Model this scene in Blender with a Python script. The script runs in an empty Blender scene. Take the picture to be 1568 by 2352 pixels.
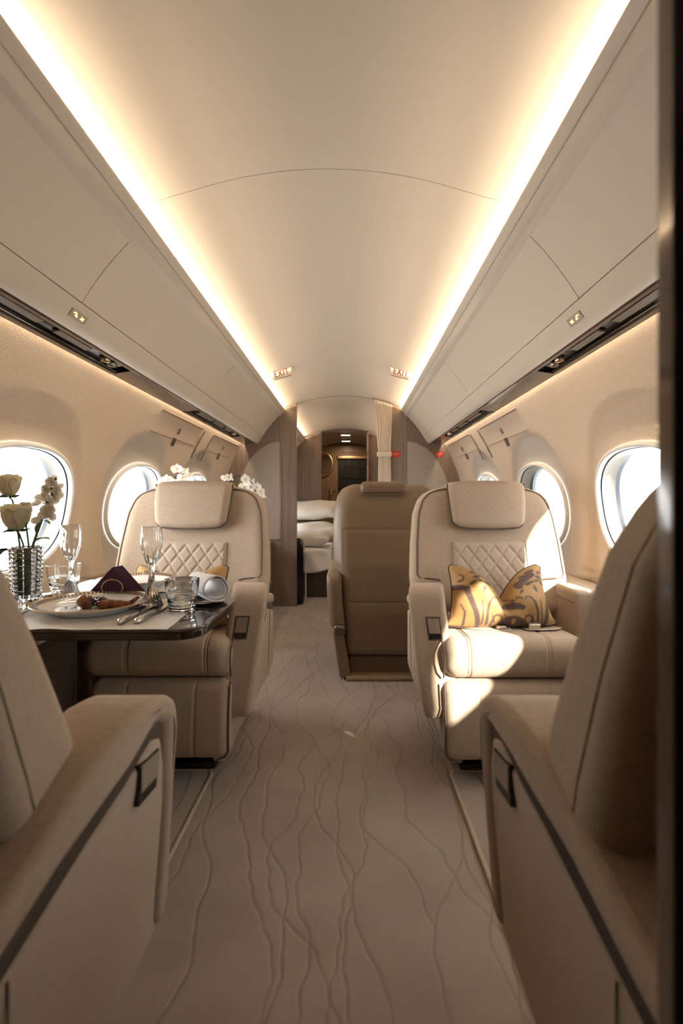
import bpy, bmesh, math, random
import numpy as np
from mathutils import Vector, Matrix

random.seed(7)
rng = np.random.default_rng(7)
S = bpy.context.scene
COL = S.collection
PI = math.pi

# ------------------------------------------------------------------ camera
CX, CZ, F = 0.065, 0.95, 1128.0            # camera at (CX, 0, CZ); F = focal length in pixels of the 1568x2352 frame
cam_d = bpy.data.cameras.new('camera')
cam = bpy.data.objects.new('camera', cam_d)
COL.objects.link(cam)
cam.location = (CX, 0.0, CZ)
cam.rotation_euler = (PI / 2, 0, 0)
cam_d.sensor_fit = 'VERTICAL'
cam_d.sensor_height = 36.0
cam_d.sensor_width = 24.0
cam_d.lens = F / 2352 * 36.0
cam_d.shift_x = -20 / 2352
cam_d.shift_y = -26 / 2352
cam_d.clip_start = 0.02
cam_d.dof.use_dof = True
cam_d.dof.focus_distance = 2.1
cam_d.dof.aperture_fstop = 3.2
S.camera = cam

# ------------------------------------------------------------------ world, sun, exposure
S.view_settings.view_transform = 'Standard'
S.view_settings.look = 'None'
S.view_settings.gamma = 1.0
S.view_settings.use_curve_mapping = False
S.view_settings.exposure = 0.25
S.cycles.use_denoising = True
S.cycles.max_bounces = 10
S.cycles.diffuse_bounces = 5
S.cycles.glossy_bounces = 4
S.cycles.transmission_bounces = 8
S.cycles.transparent_max_bounces = 12
S.cycles.sample_clamp_indirect = 6.0
S.cycles.caustics_reflective = False
S.cycles.caustics_refractive = False

W = bpy.data.worlds.new('sky')
S.world = W
W.use_nodes = True
W.node_tree.nodes['Background'].inputs['Color'].default_value = (1.0, 0.98, 0.95, 1)
_g = W.node_tree.nodes.new('ShaderNodeTexCoord')
_x = W.node_tree.nodes.new('ShaderNodeSeparateXYZ')
_r = W.node_tree.nodes.new('ShaderNodeMapRange')
W.node_tree.links.new(_g.outputs['Generated'], _x.inputs[0])
W.node_tree.links.new(_x.outputs['X'], _r.inputs['Value'])
_r.inputs['From Min'].default_value, _r.inputs['From Max'].default_value = -1.0, 1.0
_r.inputs['To Min'].default_value, _r.inputs['To Max'].default_value = 14.0, 4.5   # sky skewed for effect: stronger left to light the table, weaker on the right
W.node_tree.links.new(_r.outputs['Result'], W.node_tree.nodes['Background'].inputs['Strength'])


def lamp(name, kind, loc, energy, color, **kw):
    d = bpy.data.lights.new(name, kind)
    d.energy = energy
    d.color = color
    o = bpy.data.objects.new(name, d)
    COL.objects.link(o)
    o.location = loc
    for k, v in kw.items():
        setattr(d, k, v)
    return o


def aim(o, d):
    o.rotation_euler = Vector(d).to_track_quat('-Z', 'Y').to_euler()


sun = lamp('sun', 'SUN', (4, -2, 5), 16.0, (1.0, 0.90, 0.76), angle=math.radians(1.2))
aim(sun, (-1.0, 1.25, -0.735))

WARM = (1.0, 0.79, 0.55)
COVE_W, WASH_W = 24.0, 14.0


def strip_light(name, x, y0, y1, z, d, energy, width):
    """a long LED tape lying along the cabin, shining along d (in the x-z plane)"""
    o = lamp(name, 'AREA', (x, (y0 + y1) / 2, z), energy, WARM, shape='RECTANGLE', size=width, size_y=y1 - y0)
    zax = -Vector((d[0], 0, d[1])).normalized()
    yax = Vector((0, 1, 0))
    xax = yax.cross(zax)
    o.rotation_euler = Matrix((xax, yax, zax)).transposed().to_euler()
    return o


for sx in (-1, 1):
    strip_light('cove_light', sx * 0.600, 0.78, 4.40, 1.744, (-sx * 0.62, 0.78), COVE_W, 0.018)
    strip_light('cove_light', sx * 0.600, 4.50, 6.42, 1.744, (-sx * 0.62, 0.78), COVE_W * 0.46, 0.018)
    strip_light('wash_light', sx * 0.899, 0.80, 4.40, 1.478, (sx * 0.25, -1.0), WASH_W, 0.012)

# ------------------------------------------------------------------ helpers


def at(px, py, y):
    """point at depth y that the photograph shows at pixel (px, py)"""
    return (CX + (px - 804) * y / F, y, CZ - (py - 1150) * y / F)


class MB:
    """collects shapes, builds ONE mesh object"""

    def __init__(self):
        self.v, self.f, self.m = [], [], []

    def add(self, vs, fs, m=0):
        b = len(self.v)
        self.v += [tuple(map(float, p)) for p in vs]
        self.f += [tuple(i + b for i in q) for q in fs]
        self.m += [m] * len(fs)
        return self

    def box(self, x0, x1, y0, y1, z0, z1, m=0):
        return self.add([(x0, y0, z0), (x1, y0, z0), (x1, y1, z0), (x0, y1, z0), (x0, y0, z1), (x1, y0, z1), (x1, y1, z1), (x0, y1, z1)],
                        [(3, 2, 1, 0), (4, 5, 6, 7), (0, 1, 5, 4), (1, 2, 6, 5), (2, 3, 7, 6), (3, 0, 4, 7)], m)

    def grid(self, P, m=0, closed_u=False, closed_v=False):
        P = np.asarray(P, float)
        nu, nv = P.shape[:2]
        fs = []
        for i in range(nu if closed_u else nu - 1):
            for j in range(nv if closed_v else nv - 1):
                a, b = i * nv + j, ((i + 1) % nu) * nv + j
                c, d = ((i + 1) % nu) * nv + (j + 1) % nv, i * nv + (j + 1) % nv
                fs.append((a, b, c, d))
        return self.add(P.reshape(-1, 3), fs, m)

    def rbox(self, x0, x1, y0, y1, z0, z1, r, k=4, n=(6, 6, 6), fn=None, m=0):
        """box with rounded edges of radius r, an interior grid of n cells, deformed by fn(x,y,z)->(x,y,z) on arrays"""
        c = np.array([(x0 + x1) / 2, (y0 + y1) / 2, (z0 + z1) / 2])
        h = np.array([(x1 - x0) / 2, (y1 - y0) / 2, (z1 - z0) / 2])
        r = min(r, h.min() * 0.999)
        ticks = []
        for a in range(3):
            t = np.linspace(-(h[a] - r), h[a] - r, n[a] + 1)
            e = r * np.tan(np.linspace(0, PI / 4, k + 1))[1:]
            ticks.append(np.concatenate([-(h[a] - r) - e[::-1], t, (h[a] - r) + e]))
        for a in range(3):
            b, d = (a + 1) % 3, (a + 2) % 3
            U, V = np.meshgrid(ticks[b], ticks[d], indexing='ij')
            for s in (-1, 1):
                P = np.zeros(U.shape + (3,))
                P[..., a] = s * h[a]
                P[..., b] = U
                P[..., d] = V
                q = np.clip(P, -(h - r), h - r)
                w = P - q
                L = np.linalg.norm(w, axis=-1, keepdims=True)
                P = q + w / np.maximum(L, 1e-9) * r + c
                if fn is not None:
                    x, y, z = fn(P[..., 0], P[..., 1], P[..., 2])
                    P = np.stack([x + 0 * P[..., 0], y + 0 * P[..., 0], z + 0 * P[..., 0]], -1)
                self.grid(P, m)
        return self

    def lathe(self, prof, cx=0, cy=0, n=32, m=0, fn=None, cz=0):
        """prof = [(r, z)...] turned about the vertical through (cx, cy); fn(angle, r, z)->r"""
        A = np.linspace(0, 2 * PI, n, endpoint=False)
        P = np.zeros((len(prof), n, 3))
        for i, (r, z) in enumerate(prof):
            rr = np.array([fn(a, r, z) if fn else r for a in A])
            P[i, :, 0] = cx + rr * np.cos(A)
            P[i, :, 1] = cy + rr * np.sin(A)
            P[i, :, 2] = cz + z
        return self.grid(P, m, closed_v=True)

    def tube(self, pts, r, n=8, m=0, closed=False, cap=True):
        pts = [Vector(p) for p in pts]
        k = len(pts)
        rs = r if hasattr(r, '__len__') else [r] * k
        P = np.zeros((k, n, 3))
        up = None
        for i in range(k):
            if closed:
                t = (pts[(i + 1) % k] - pts[i - 1]).normalized()
            else:
                t = (pts[min(i + 1, k - 1)] - pts[max(i - 1, 0)]).normalized()
            if up is None:
                up = Vector((0, 0, 1)) if abs(t.z) < 0.9 else Vector((1, 0, 0))
            e1 = (up - t * up.dot(t)).normalized()
            up = e1
            e2 = t.cross(e1)
            for j in range(n):
                a = 2 * PI * j / n
                P[i, j] = pts[i] + (e1 * math.cos(a) + e2 * math.sin(a)) * rs[i]
        b = len(self.v)
        self.grid(P, m, closed_u=closed, closed_v=True)
        if cap and not closed:
            self.f += [tuple(range(b, b + n)), tuple(range(b + (k - 1) * n, b + k * n))]
            self.m += [m, m]
        return self

    def prism(self, poly, axis, a, b, m=0):
        """closed polygon poly in the plane across axis, extruded from a to b. axis 0: (y,z), 1: (x,z), 2: (x,y)"""
        def p3(p, t):
            return {0: (t, p[0], p[1]), 1: (p[0], t, p[1]), 2: (p[0], p[1], t)}[axis]
        n = len(poly)
        vs = [p3(p, a) for p in poly] + [p3(p, b) for p in poly]
        fs = [tuple(range(n)), tuple(range(2 * n - 1, n - 1, -1))]
        fs += [(i, (i + 1) % n, n + (i + 1) % n, n + i) for i in range(n)]
        return self.add(vs, fs, m)

    def xf(self, M):
        self.v = [tuple(M @ Vector(p)) for p in self.v]
        return self

    def build(self, name, mats, parent=None, smooth=True, bevel=0, seg=3, angle=40, sub=0, weld=True, off=None, clamp=True):
        me = bpy.data.meshes.new(name)
        v = self.v
        if off is not None:
            v = [(p[0] - off[0], p[1] - off[1], p[2] - off[2]) for p in v]
        bm = bmesh.new()
        bv = [bm.verts.new(p) for p in v]
        for q, mi in zip(self.f, self.m):
            try:
                fc = bm.faces.new([bv[i] for i in q])
                fc.material_index = mi
                fc.smooth = smooth
            except ValueError:
                pass
        if weld:
            bmesh.ops.remove_doubles(bm, verts=bm.verts, dist=1e-5)
        bmesh.ops.recalc_face_normals(bm, faces=bm.faces)
        bm.to_mesh(me)
        bm.free()
        o = bpy.data.objects.new(name, me)
        COL.objects.link(o)
        for mt in (mats if isinstance(mats, (list, tuple)) else [mats]):
            me.materials.append(mt)
        if parent is not None:
            o.parent = parent
        if bevel:
            md = o.modifiers.new('bevel', 'BEVEL')
            md.width = bevel
            md.segments = seg
            md.limit_method = 'ANGLE'
            md.use_clamp_overlap = clamp
            md.angle_limit = math.radians(35)
            md.harden_normals = False
        if sub:
            md = o.modifiers.new('sub', 'SUBSURF')
            md.levels = md.render_levels = sub
        if smooth and not sub:
            try:
                me.set_sharp_from_angle(angle=math.radians(angle))
            except Exception:
                pass
        return o


def empty(name, loc=(0, 0, 0), rz=0.0):
    o = bpy.data.objects.new(name, None)
    COL.objects.link(o)
    o.location = loc
    o.rotation_euler = (0, 0, rz)
    o.empty_display_size = 0.1
    return o


def tag(o, label, cat, group=None, kind=None):
    o['label'] = label
    o['category'] = cat
    if group:
        o['group'] = group
    if kind:
        o['kind'] = kind
    return o


def struct(o, label=None):
    o['kind'] = 'structure'
    if label:
        o['label'] = label
    return o


def copy_tree(o, parent=None):
    c = o.copy()
    COL.objects.link(c)
    if parent is not None:
        c.parent = parent
    for ch in [x for x in bpy.data.objects if x.parent == o]:
        copy_tree(ch, c)
    return c


# ------------------------------------------------------------------ materials
def mat(name, color, rough=0.5, metal=0.0, spec=0.5, coat=0.0, emit=None, emit_s=0.0, trans=0.0, ior=1.45, sheen=0.0):
    m = bpy.data.materials.new(name)
    m.use_nodes = True
    b = m.node_tree.nodes['Principled BSDF']
    b.inputs['Base Color'].default_value = (*color, 1)
    b.inputs['Roughness'].default_value = rough
    b.inputs['Metallic'].default_value = metal
    b.inputs['Specular IOR Level'].default_value = spec
    b.inputs['Coat Weight'].default_value = coat
    b.inputs['Coat Roughness'].default_value = 0.05
    b.inputs['Transmission Weight'].default_value = trans
    b.inputs['IOR'].default_value = ior
    b.inputs['Sheen Weight'].default_value = sheen
    if emit:
        b.inputs['Emission Color'].default_value = (*emit, 1)
        b.inputs['Emission Strength'].default_value = emit_s
    return m


def N(m, kind, **kw):
    n = m.node_tree.nodes.new(kind)
    for k, v in kw.items():
        if k in n.inputs:
            n.inputs[k].default_value = v
        else:
            setattr(n, k, v)
    return n


def L(m, a, b):
    m.node_tree.links.new(a, b)


def coords(m, scale=(1, 1, 1), src='Object'):
    tc = N(m, 'ShaderNodeTexCoord')
    mp = N(m, 'ShaderNodeMapping')
    mp.inputs['Scale'].default_value = scale
    L(m, tc.outputs[src], mp.inputs['Vector'])
    return mp.outputs['Vector']


def ramp2(m, fac, c0, c1, p0=0.3, p1=0.7):
    r = N(m, 'ShaderNodeValToRGB')
    r.color_ramp.elements[0].position = p0
    r.color_ramp.elements[1].position = p1
    r.color_ramp.elements[0].color = (*c0, 1)
    r.color_ramp.elements[1].color = (*c1, 1)
    L(m, fac, r.inputs['Fac'])
    return r.outputs['Color']


def bump(m, h, strength, dist):
    b = N(m, 'ShaderNodeBump')
    b.inputs['Strength'].default_value = strength
    b.inputs['Distance'].default_value = dist
    L(m, h, b.inputs['Height'])
    L(m, b.outputs['Normal'], m.node_tree.nodes['Principled BSDF'].inputs['Normal'])


def sc(c, k):
    return tuple(min(1, x * k) for x in c)


def fabric(name, c, cell=700, var=0.10, strength=0.35, sheen=0.15):
    """woven upholstery: slubby warp and weft"""
    m = mat(name, c, rough=0.85, spec=0.2, sheen=sheen)
    n1 = N(m, 'ShaderNodeTexNoise', Scale=1.0, Detail=2.0)
    L(m, coords(m, (cell, cell * .6, cell * .10)), n1.inputs['Vector'])
    n2 = N(m, 'ShaderNodeTexNoise', Scale=1.0, Detail=2.0)
    L(m, coords(m, (cell * .10, cell * .12, cell)), n2.inputs['Vector'])
    ad = N(m, 'ShaderNodeMath', operation='ADD')
    L(m, n1.outputs['Fac'], ad.inputs[0])
    L(m, n2.outputs['Fac'], ad.inputs[1])
    hf = N(m, 'ShaderNodeMath', operation='MULTIPLY')
    hf.inputs[1].default_value = 0.5
    L(m, ad.outputs[0], hf.inputs[0])
    L(m, ramp2(m, hf.outputs[0], sc(c, 1 - var * 1.6), sc(c, 1 + var), .35, .65), m.node_tree.nodes['Principled BSDF'].inputs['Base Color'])
    bump(m, hf.outputs[0], strength, 0.0012)
    return m


def wood(name, c0, c1, rough=0.4, coat=0.0, scale=90, axis=2):
    m = mat(name, c0, rough=rough, coat=coat)
    s = [scale, scale, scale]
    s[axis] = scale * .022
    n1 = N(m, 'ShaderNodeTexNoise', Scale=1.0, Detail=5.0, Roughness=.65)
    L(m, coords(m, tuple(s)), n1.inputs['Vector'])
    L(m, ramp2(m, n1.outputs['Fac'], c0, c1, .3, .7), m.node_tree.nodes['Principled BSDF'].inputs['Base Color'])
    return m


def grainy(name, c, rough, scale, strength, dist=0.001, var=0.04, spec=0.3):
    m = mat(name, c, rough=rough, spec=spec)
    n1 = N(m, 'ShaderNodeTexNoise', Scale=scale, Detail=3.0)
    L(m, coords(m), n1.inputs['Vector'])
    L(m, ramp2(m, n1.outputs['Fac'], sc(c, 1 - var), sc(c, 1 + var)), m.node_tree.nodes['Principled BSDF'].inputs['Base Color'])
    bump(m, n1.outputs['Fac'], strength, dist)
    return m


def pane_mat(name, tint=(1, 1, 1)):
    m = bpy.data.materials.new(name)
    m.use_nodes = True
    nt = m.node_tree
    nt.nodes.clear()
    o = nt.nodes.new('ShaderNodeOutputMaterial')
    t = nt.nodes.new('ShaderNodeBsdfTransparent')
    t.inputs['Color'].default_value = (*tint, 1)
    g = nt.nodes.new('ShaderNodeBsdfGlossy')
    g.inputs['Roughness'].default_value = 0.02
    fr = nt.nodes.new('ShaderNodeFresnel')
    fr.inputs['IOR'].default_value = 1.35
    mx = nt.nodes.new('ShaderNodeMixShader')
    nt.links.new(fr.outputs[0], mx.inputs[0])
    nt.links.new(t.outputs[0], mx.inputs[1])
    nt.links.new(g.outputs[0], mx.inputs[2])
    nt.links.new(mx.outputs[0], o.inputs['Surface'])
    return m


SEATC = (0.50, 0.395, 0.300)
M = dict(
    ceiling=mat('ceiling_panel', (0.66, 0.585, 0.495), 0.42, spec=0.35),
    bin=mat('bin_panel', (0.74, 0.66, 0.56), 0.45, spec=0.35),
    seam=mat('seam', (0.16, 0.12, 0.09), 0.7),
    wall=grainy('wall_fabric', (0.64, 0.525, 0.41), 0.9, 380, 0.5, 0.002, 0.16, spec=0.15),
    wallsm=mat('wall_smooth', (0.66, 0.62, 0.55), 0.5, spec=0.3),
    seat=fabric('seat_fabric', SEATC),
    seat2=fabric('seat_fabric_light', (0.55, 0.45, 0.355), cell=900, var=.06, strength=.2),
    piping=mat('piping', (0.13, 0.09, 0.075), 0.6),
    leather=grainy('leather', (0.24, 0.178, 0.122), 0.45, 500, 0.12, 0.0005, 0.03, spec=.4),
    leather_d=mat('leather_seam', (0.22, 0.16, 0.10), 0.6),
    bronze=mat('bronze_strip', (0.17, 0.14, 0.115), 0.35, metal=0.6),
    plate=mat('latch_metal', (0.42, 0.36, 0.29), 0.35, metal=0.7),
    black=mat('black_gloss', (0.008, 0.007, 0.007), 0.12),
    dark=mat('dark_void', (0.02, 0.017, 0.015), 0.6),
    wood=wood('oak_veneer', (0.145, 0.104, 0.079), (0.27, 0.203, 0.16), 0.38),
    woodg=wood('gloss_walnut', (0.075, 0.05, 0.037), (0.125, 0.087, 0.066), 0.14, coat=0.35, scale=60, axis=1),
    woodd=wood('dark_walnut', (0.045, 0.030, 0.022), (0.085, 0.058, 0.042), 0.15, coat=0.5, axis=1),
    trimw=mat('window_trim', (0.80, 0.78, 0.74), 0.35),
    reveal=mat('window_reveal', (0.36, 0.34, 0.32), 0.3),
    gasket=mat('window_gasket', (0.03, 0.04, 0.06), 0.3),
    outer=mat('window_outer', (0.55, 0.68, 0.75), 0.35),
    pane=pane_mat('window_pane', (0.97, 0.985, 0.99)),
    cream=mat('cream_panel', (0.60, 0.53, 0.44), 0.5),
    gold=mat('brushed_gold', (0.62, 0.46, 0.28), 0.32, metal=1.0),
    steel=mat('polished_steel', (0.72, 0.70, 0.67), 0.12, metal=1.0),
    white=mat('white_plastic', (0.82, 0.80, 0.76), 0.4),
    red=mat('red_label', (0.55, 0.018, 0.012), 0.4),
    redtext=mat('red_letters', (0.17, 0.002, 0.003), 0.5),
    woodg2=wood('doorway_veneer', (0.13, 0.088, 0.062), (0.18, 0.122, 0.09), 0.10, coat=0.3),
    edging=mat('carpet_edging', (0.50, 0.42, 0.34), 0.8),
    redprint=mat('label_print', (0.75, 0.36, 0.28), 0.5),
    woodc=wood('credenza_veneer', (0.055, 0.040, 0.030), (0.10, 0.072, 0.055), 0.35),
    leather_dk=mat('leather_base', (0.20, 0.145, 0.095), 0.5),
    bronzeb=mat('base_plate_tan', (0.34, 0.25, 0.165), 0.4),
    blackd=mat('doorway_black', (0.006, 0.006, 0.007), 0.5),
    netm=mat('cargo_net', (0.014, 0.014, 0.016), 0.6),
    mirror=mat('mirror_glass', (0.75, 0.72, 0.68), 0.03, metal=1.0),
    pinkish=mat('track_pink', (0.45, 0.33, 0.27), 0.4),
)
# ================================================================== the cabin shell
RW, ZW = 1.083, 0.872                      # wall arc radius and centre height
Y0, Y1, Y2, Y3 = -0.55, 4.42, 6.47, 8.05   # behind the camera, first bulkhead, second bulkhead, far wall
ZLEDGE = 0.615


def wall_x(z):
    return math.sqrt(RW * RW - (z - ZW) ** 2)


# ---- ceiling (cross-section swept along the cabin), with two panel joints
def ceil_prof():
    c = []
    for u in np.linspace(-0.52, 0.52, 41):
        c.append((u, 0.667 + math.sqrt(1.233 ** 2 - u * u) + .016 * max(0, (abs(u) - .36) / .16) ** 2))
    e = [(.56, 1.802), (.60, 1.800), (.635, 1.793), (.655, 1.775), (.66, 1.713)]
    return [(-u, z) for u, z in e[::-1]] + c + e


cp = ceil_prof()
mb = MB()
for ya, yb in ((Y0, 1.4058), (1.4072, Y1 + .024), (Y1 + .037, Y2)):
    mb.grid([[(u, y, z) for u, z in cp] for y in (ya, yb)])
for y in (1.4065,):
    mb.grid([[(u, yy, z + .0012) for u, z in cp] for yy in (y - .002, y + .002)], 2)
mb.grid([[(u, yy, z + .004) for u, z in cp] for yy in (Y1 + .020, Y1 + .041)], 1)
struct_ceiling = mb
skin = MB()
skin.grid([[(u, y, z) for u, z in [(-.75, 1.62), (-.7, 1.9), (-.3, 2.0), (.3, 2.0), (.7, 1.9), (.75, 1.62)]] for y in (Y0, Y3)], 0)
M['seam2'] = mat('ceiling_joint', (0.40, 0.33, 0.26), 0.7)
struct(skin.build('trim_5', M['dark']))
struct(mb.build('ceiling', [M['ceiling'], M['seam'], M['seam2']], angle=30))

# lowered darker ceiling of the aft lobby
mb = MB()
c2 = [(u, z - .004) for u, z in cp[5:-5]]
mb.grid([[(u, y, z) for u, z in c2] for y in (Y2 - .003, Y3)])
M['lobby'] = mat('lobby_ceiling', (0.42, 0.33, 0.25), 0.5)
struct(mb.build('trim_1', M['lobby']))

# ---- windows: oval holes through the side wall
WINS_OF = {-1: [1.70, 2.65, 3.60, 5.50], 1: [0.84, 1.70, 2.65, 3.60]}
WZ, WA, WB, SHEAR, EXPO = 0.925, 0.325, 0.222, 0.20, 2.35
HALF = 0.475


def oval(n, a, b):
    t = np.linspace(0, 2 * PI, n, endpoint=False) + PI / n
    c, s = np.cos(t), np.sin(t)
    return np.stack([a * np.sign(c) * np.abs(c) ** (2 / EXPO), b * np.sign(s) * np.abs(s) ** (2 / EXPO)], -1)


def wall_pt(sx, y, z, out=0.0):
    a = math.atan2(z - ZW, 1) if False else math.asin(max(-1, min(1, (z - ZW) / RW)))
    r = RW + out
    return (sx * r * math.cos(a), y, ZW + r * math.sin(a))


_m = M['wall']
_a = N(_m, 'ShaderNodeAttribute', attribute_name='scallop')
_x = N(_m, 'ShaderNodeMix', data_type='RGBA')
_p = _m.node_tree.nodes['Principled BSDF']
_src = _p.inputs['Base Color'].links[0].from_socket
L(_m, _a.outputs['Fac'], _x.inputs[0])
L(_m, _src, _x.inputs[6])
_x.inputs[7].default_value = (0.57, 0.51, 0.44, 1)
L(_m, _x.outputs[2], _p.inputs['Base Color'])


def wall_side(sx):
    mb = MB()
    WINS = WINS_OF[sx]
    ztop = 1.50
    n = 96
    KK = []
    for yc in WINS:
        HALF = .385 if yc < 1 else .475
        y0, y1 = yc - HALF, yc + HALF
        base = oval(n, WA, WB)
        base = base + np.stack([SHEAR * base[:, 1], 0 * base[:, 1]], -1)
        # target on the rectangle boundary along the same bearing
        tgt = []
        for p in base:
            dx, dz = p
            k = 1e9
            if dx > 1e-9: k = min(k, HALF / dx)
            if dx < -1e-9: k = min(k, -HALF / dx)
            if dz > 1e-9: k = min(k, (ztop - WZ) / dz)
            if dz < -1e-9: k = min(k, (WZ - ZLEDGE) / -dz)
            tgt.append((dx * k, dz * k))
        tgt = np.array(tgt)
        # snap to the four corners
        for cxn, czn in ((HALF, ztop - WZ), (-HALF, ztop - WZ), (HALF, ZLEDGE - WZ), (-HALF, ZLEDGE - WZ)):
            i = int(np.argmin(np.hypot(tgt[:, 0] - cxn, tgt[:, 1] - czn)))
            tgt[i] = (cxn, czn)
        T = np.linspace(0, 1, 44)
        P = np.zeros((len(T), n, 3))
        K = np.zeros((len(T), n))
        for i, t in enumerate(T):
            q = base * (1 - t) + tgt * t
            for j in range(n):
                dy, dz = q[j]
                # scallop round the window, arched at the top and open to the ledge
                hw = 0.40
                if dz > 0:
                    e = (abs(dy / hw) ** 2.2 + abs(dz / 0.395) ** 2.2) ** (1 / 2.2)
                else:
                    e = abs(dy / hw)
                k = min(1, max(0, (1.0 - e) / 0.10))
                k = k * k * (3 - 2 * k)
                P[i, j] = wall_pt(sx, yc + dy, WZ + dz, 0.020 * k)
                K[i, j] = k * (1 if yc > 2 else 0)
        mb.grid(P, 0, closed_v=True)
        KK += K.ravel().tolist()
    for yb in [4.075 - .95 * k for k in range(4)] + [.455]:
        mb.grid([[wall_pt(sx, y, z, .0015) for z in np.linspace(ZLEDGE, ztop, 30)] for y in (yb - .012, yb + .012)])
    zs = np.linspace(ZLEDGE, ztop, 16)
    for ya, yb in ((Y0, WINS[0] - (.475 if sx < 0 else .385)), (4.075, Y1)):
        mb.grid([[wall_pt(sx, y, z) for z in zs] for y in (ya, yb)])
    # aft cabin wall, closed, and the dado below the ledge
    if sx < 0:
        for ya, yb, za, zb in ((Y1, 5.03, .3, 1.62), (5.97, Y3, .3, 1.62), (5.02, 5.98, .3, ZLEDGE + .002), (5.02, 5.98, ztop - .002, 1.62)):
            mb.grid([[wall_pt(sx, y, z) for z in np.linspace(za, zb, 20)] for y in (ya, yb)])
    else:
        mb.grid([[wall_pt(sx, y, z) for z in np.linspace(.3, 1.62, 20)] for y in (Y1, Y3)])
    # outer skin keeps daylight out between window and ceiling
    mb.grid([[wall_pt(sx, y, z, .02) for z in np.linspace(1.49, 1.72, 6)] for y in (Y0, Y3)])
    o = mb.build('wall_left' if sx < 0 else 'wall_right', M['wall'], angle=60, weld=False)
    struct(o)
    KK += [0.0] * (len(o.data.vertices) - len(KK))
    att = o.data.attributes.new('scallop', 'FLOAT', 'POINT')
    att.data.foreach_set('value', np.array(KK, np.float32))
    # dado
    mb = MB()
    mb.box(sx * 1.035, sx * 1.075, Y0, Y3, 0, ZLEDGE)
    struct(mb.build('baseboard_left' if sx < 0 else 'baseboard_right', M['woodd'], smooth=False))
    return o


for sx in (-1, 1):
    wall_side(sx)


def translucent(name, c, t):
    m = bpy.data.materials.new(name)
    m.use_nodes = True
    nt = m.node_tree
    nt.nodes.clear()
    o = nt.nodes.new('ShaderNodeOutputMaterial')
    d = nt.nodes.new('ShaderNodeBsdfDiffuse')
    d.inputs['Color'].default_value = (*c, 1)
    r = nt.nodes.new('ShaderNodeBsdfTranslucent')
    r.inputs['Color'].default_value = (*c, 1)
    x = nt.nodes.new('ShaderNodeMixShader')
    x.inputs[0].default_value = t
    nt.links.new(d.outputs[0], x.inputs[1])
    nt.links.new(r.outputs[0], x.inputs[2])
    nt.links.new(x.outputs[0], o.inputs['Surface'])
    return m


M['shade'] = translucent('added_sun_shade', (.80, .78, .74), .30)


def window(idx, sx, yc):
    root = empty('window_%d' % idx, wall_pt(sx, yc, WZ))
    struct(root)
    n = 96
    off = root.location

    def ring(a, b, out):
        q = oval(n, a, b)
        return [wall_pt(sx, yc + p[0] + SHEAR * p[1], WZ + p[1], out) for p in q]
    # trim ring proud of the wall
    secs = [(WA + .004, WB + .004, .016), (WA + .003, WB + .003, .0), (WA - .002, WB - .002, -.003), (WA - .010, WB - .010, .0), (WA - .013, WB - .013, .016)]
    mb = MB().grid([ring(*s) for s in secs], closed_v=True)
    mb.build('trim_ring', M['trimw'], root, off=off)
    secs = [(WA - .013, WB - .013, .016), (WA - .017, WB - .017, .020)]
    MB().grid([ring(*s) for s in secs], closed_v=True).build('gasket', M['gasket'], root, off=off)
    secs = [(WA - .017, WB - .017, .020), (WA - .019, WB - .019, .034), (WA - .026, WB - .026, .056), (WA - .033, WB - .032, .066)]
    MB().grid([ring(*s) for s in secs], closed_v=True).build('reveal', M['reveal'], root, off=off)
    secs = [(WA - .033, WB - .032, .066), (WA - .035, WB - .034, .082)]
    MB().grid([ring(*s) for s in secs], closed_v=True).build('gasket', M['gasket'], root, off=off)
    secs = [(WA - .035, WB - .034, .082), (WA - .038, WB - .037, .118), (WA - .040, WB - .039, .150)]
    MB().grid([ring(*s) for s in secs], closed_v=True).build('outer_frame', M['outer'], root, off=off)
    a = ring(WA - .0345, WB - .0335, .083)
    MB().add(a, [tuple(range(n))]).build('pane', M['pane'], root, off=off, smooth=False)
    if sx > 0 and 2 < yc < 3:
        # added pleated shade, put in to keep sun off the aisle floor
        q0, q1 = ring(WA - .0355, WB - .0345, .100), None
        zlo, zhi = min(p[2] for p in q0), max(p[2] for p in q0)
        mb = MB()
        rows = []
        for i, z in enumerate(np.linspace(zlo + .002, zhi - .002, 49)):
            up = [p for p in q0]
            ys_ = []
            for a_, b_ in zip(q0, q0[1:] + q0[:1]):
                if (a_[2] - z) * (b_[2] - z) <= 0 and a_[2] != b_[2]:
                    ys_.append(a_[1] + (b_[1] - a_[1]) * (z - a_[2]) / (b_[2] - a_[2]))
            if len(ys_) < 2:
                continue
            o_ = .100 + (.004 if i % 2 else -.004)
            rows.append([wall_pt(sx, y, z, o_) for y in np.linspace(min(ys_), max(ys_), 6)])
        mb.grid(rows).build('added_sun_shade', M['shade'], root, off=off, angle=10)
    # daylight enters here: a portal that guides the sky sampling
    c = wall_pt(sx, yc, WZ, .165)
    p = lamp('window_portal', 'AREA', c, 1.0, (1, 1, 1), shape='RECTANGLE', size=.72, size_y=.56)
    p.data.cycles.is_portal = True
    aim(p, (-sx, 0, 0))
    p.rotation_euler = Vector((-sx, 0, 0)).to_track_quat('-Z', 'Z').to_euler()


k = 1
for sx in (-1, 1):
    for yc in WINS_OF[sx]:
        window(k, sx, yc)
        k += 1

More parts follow.
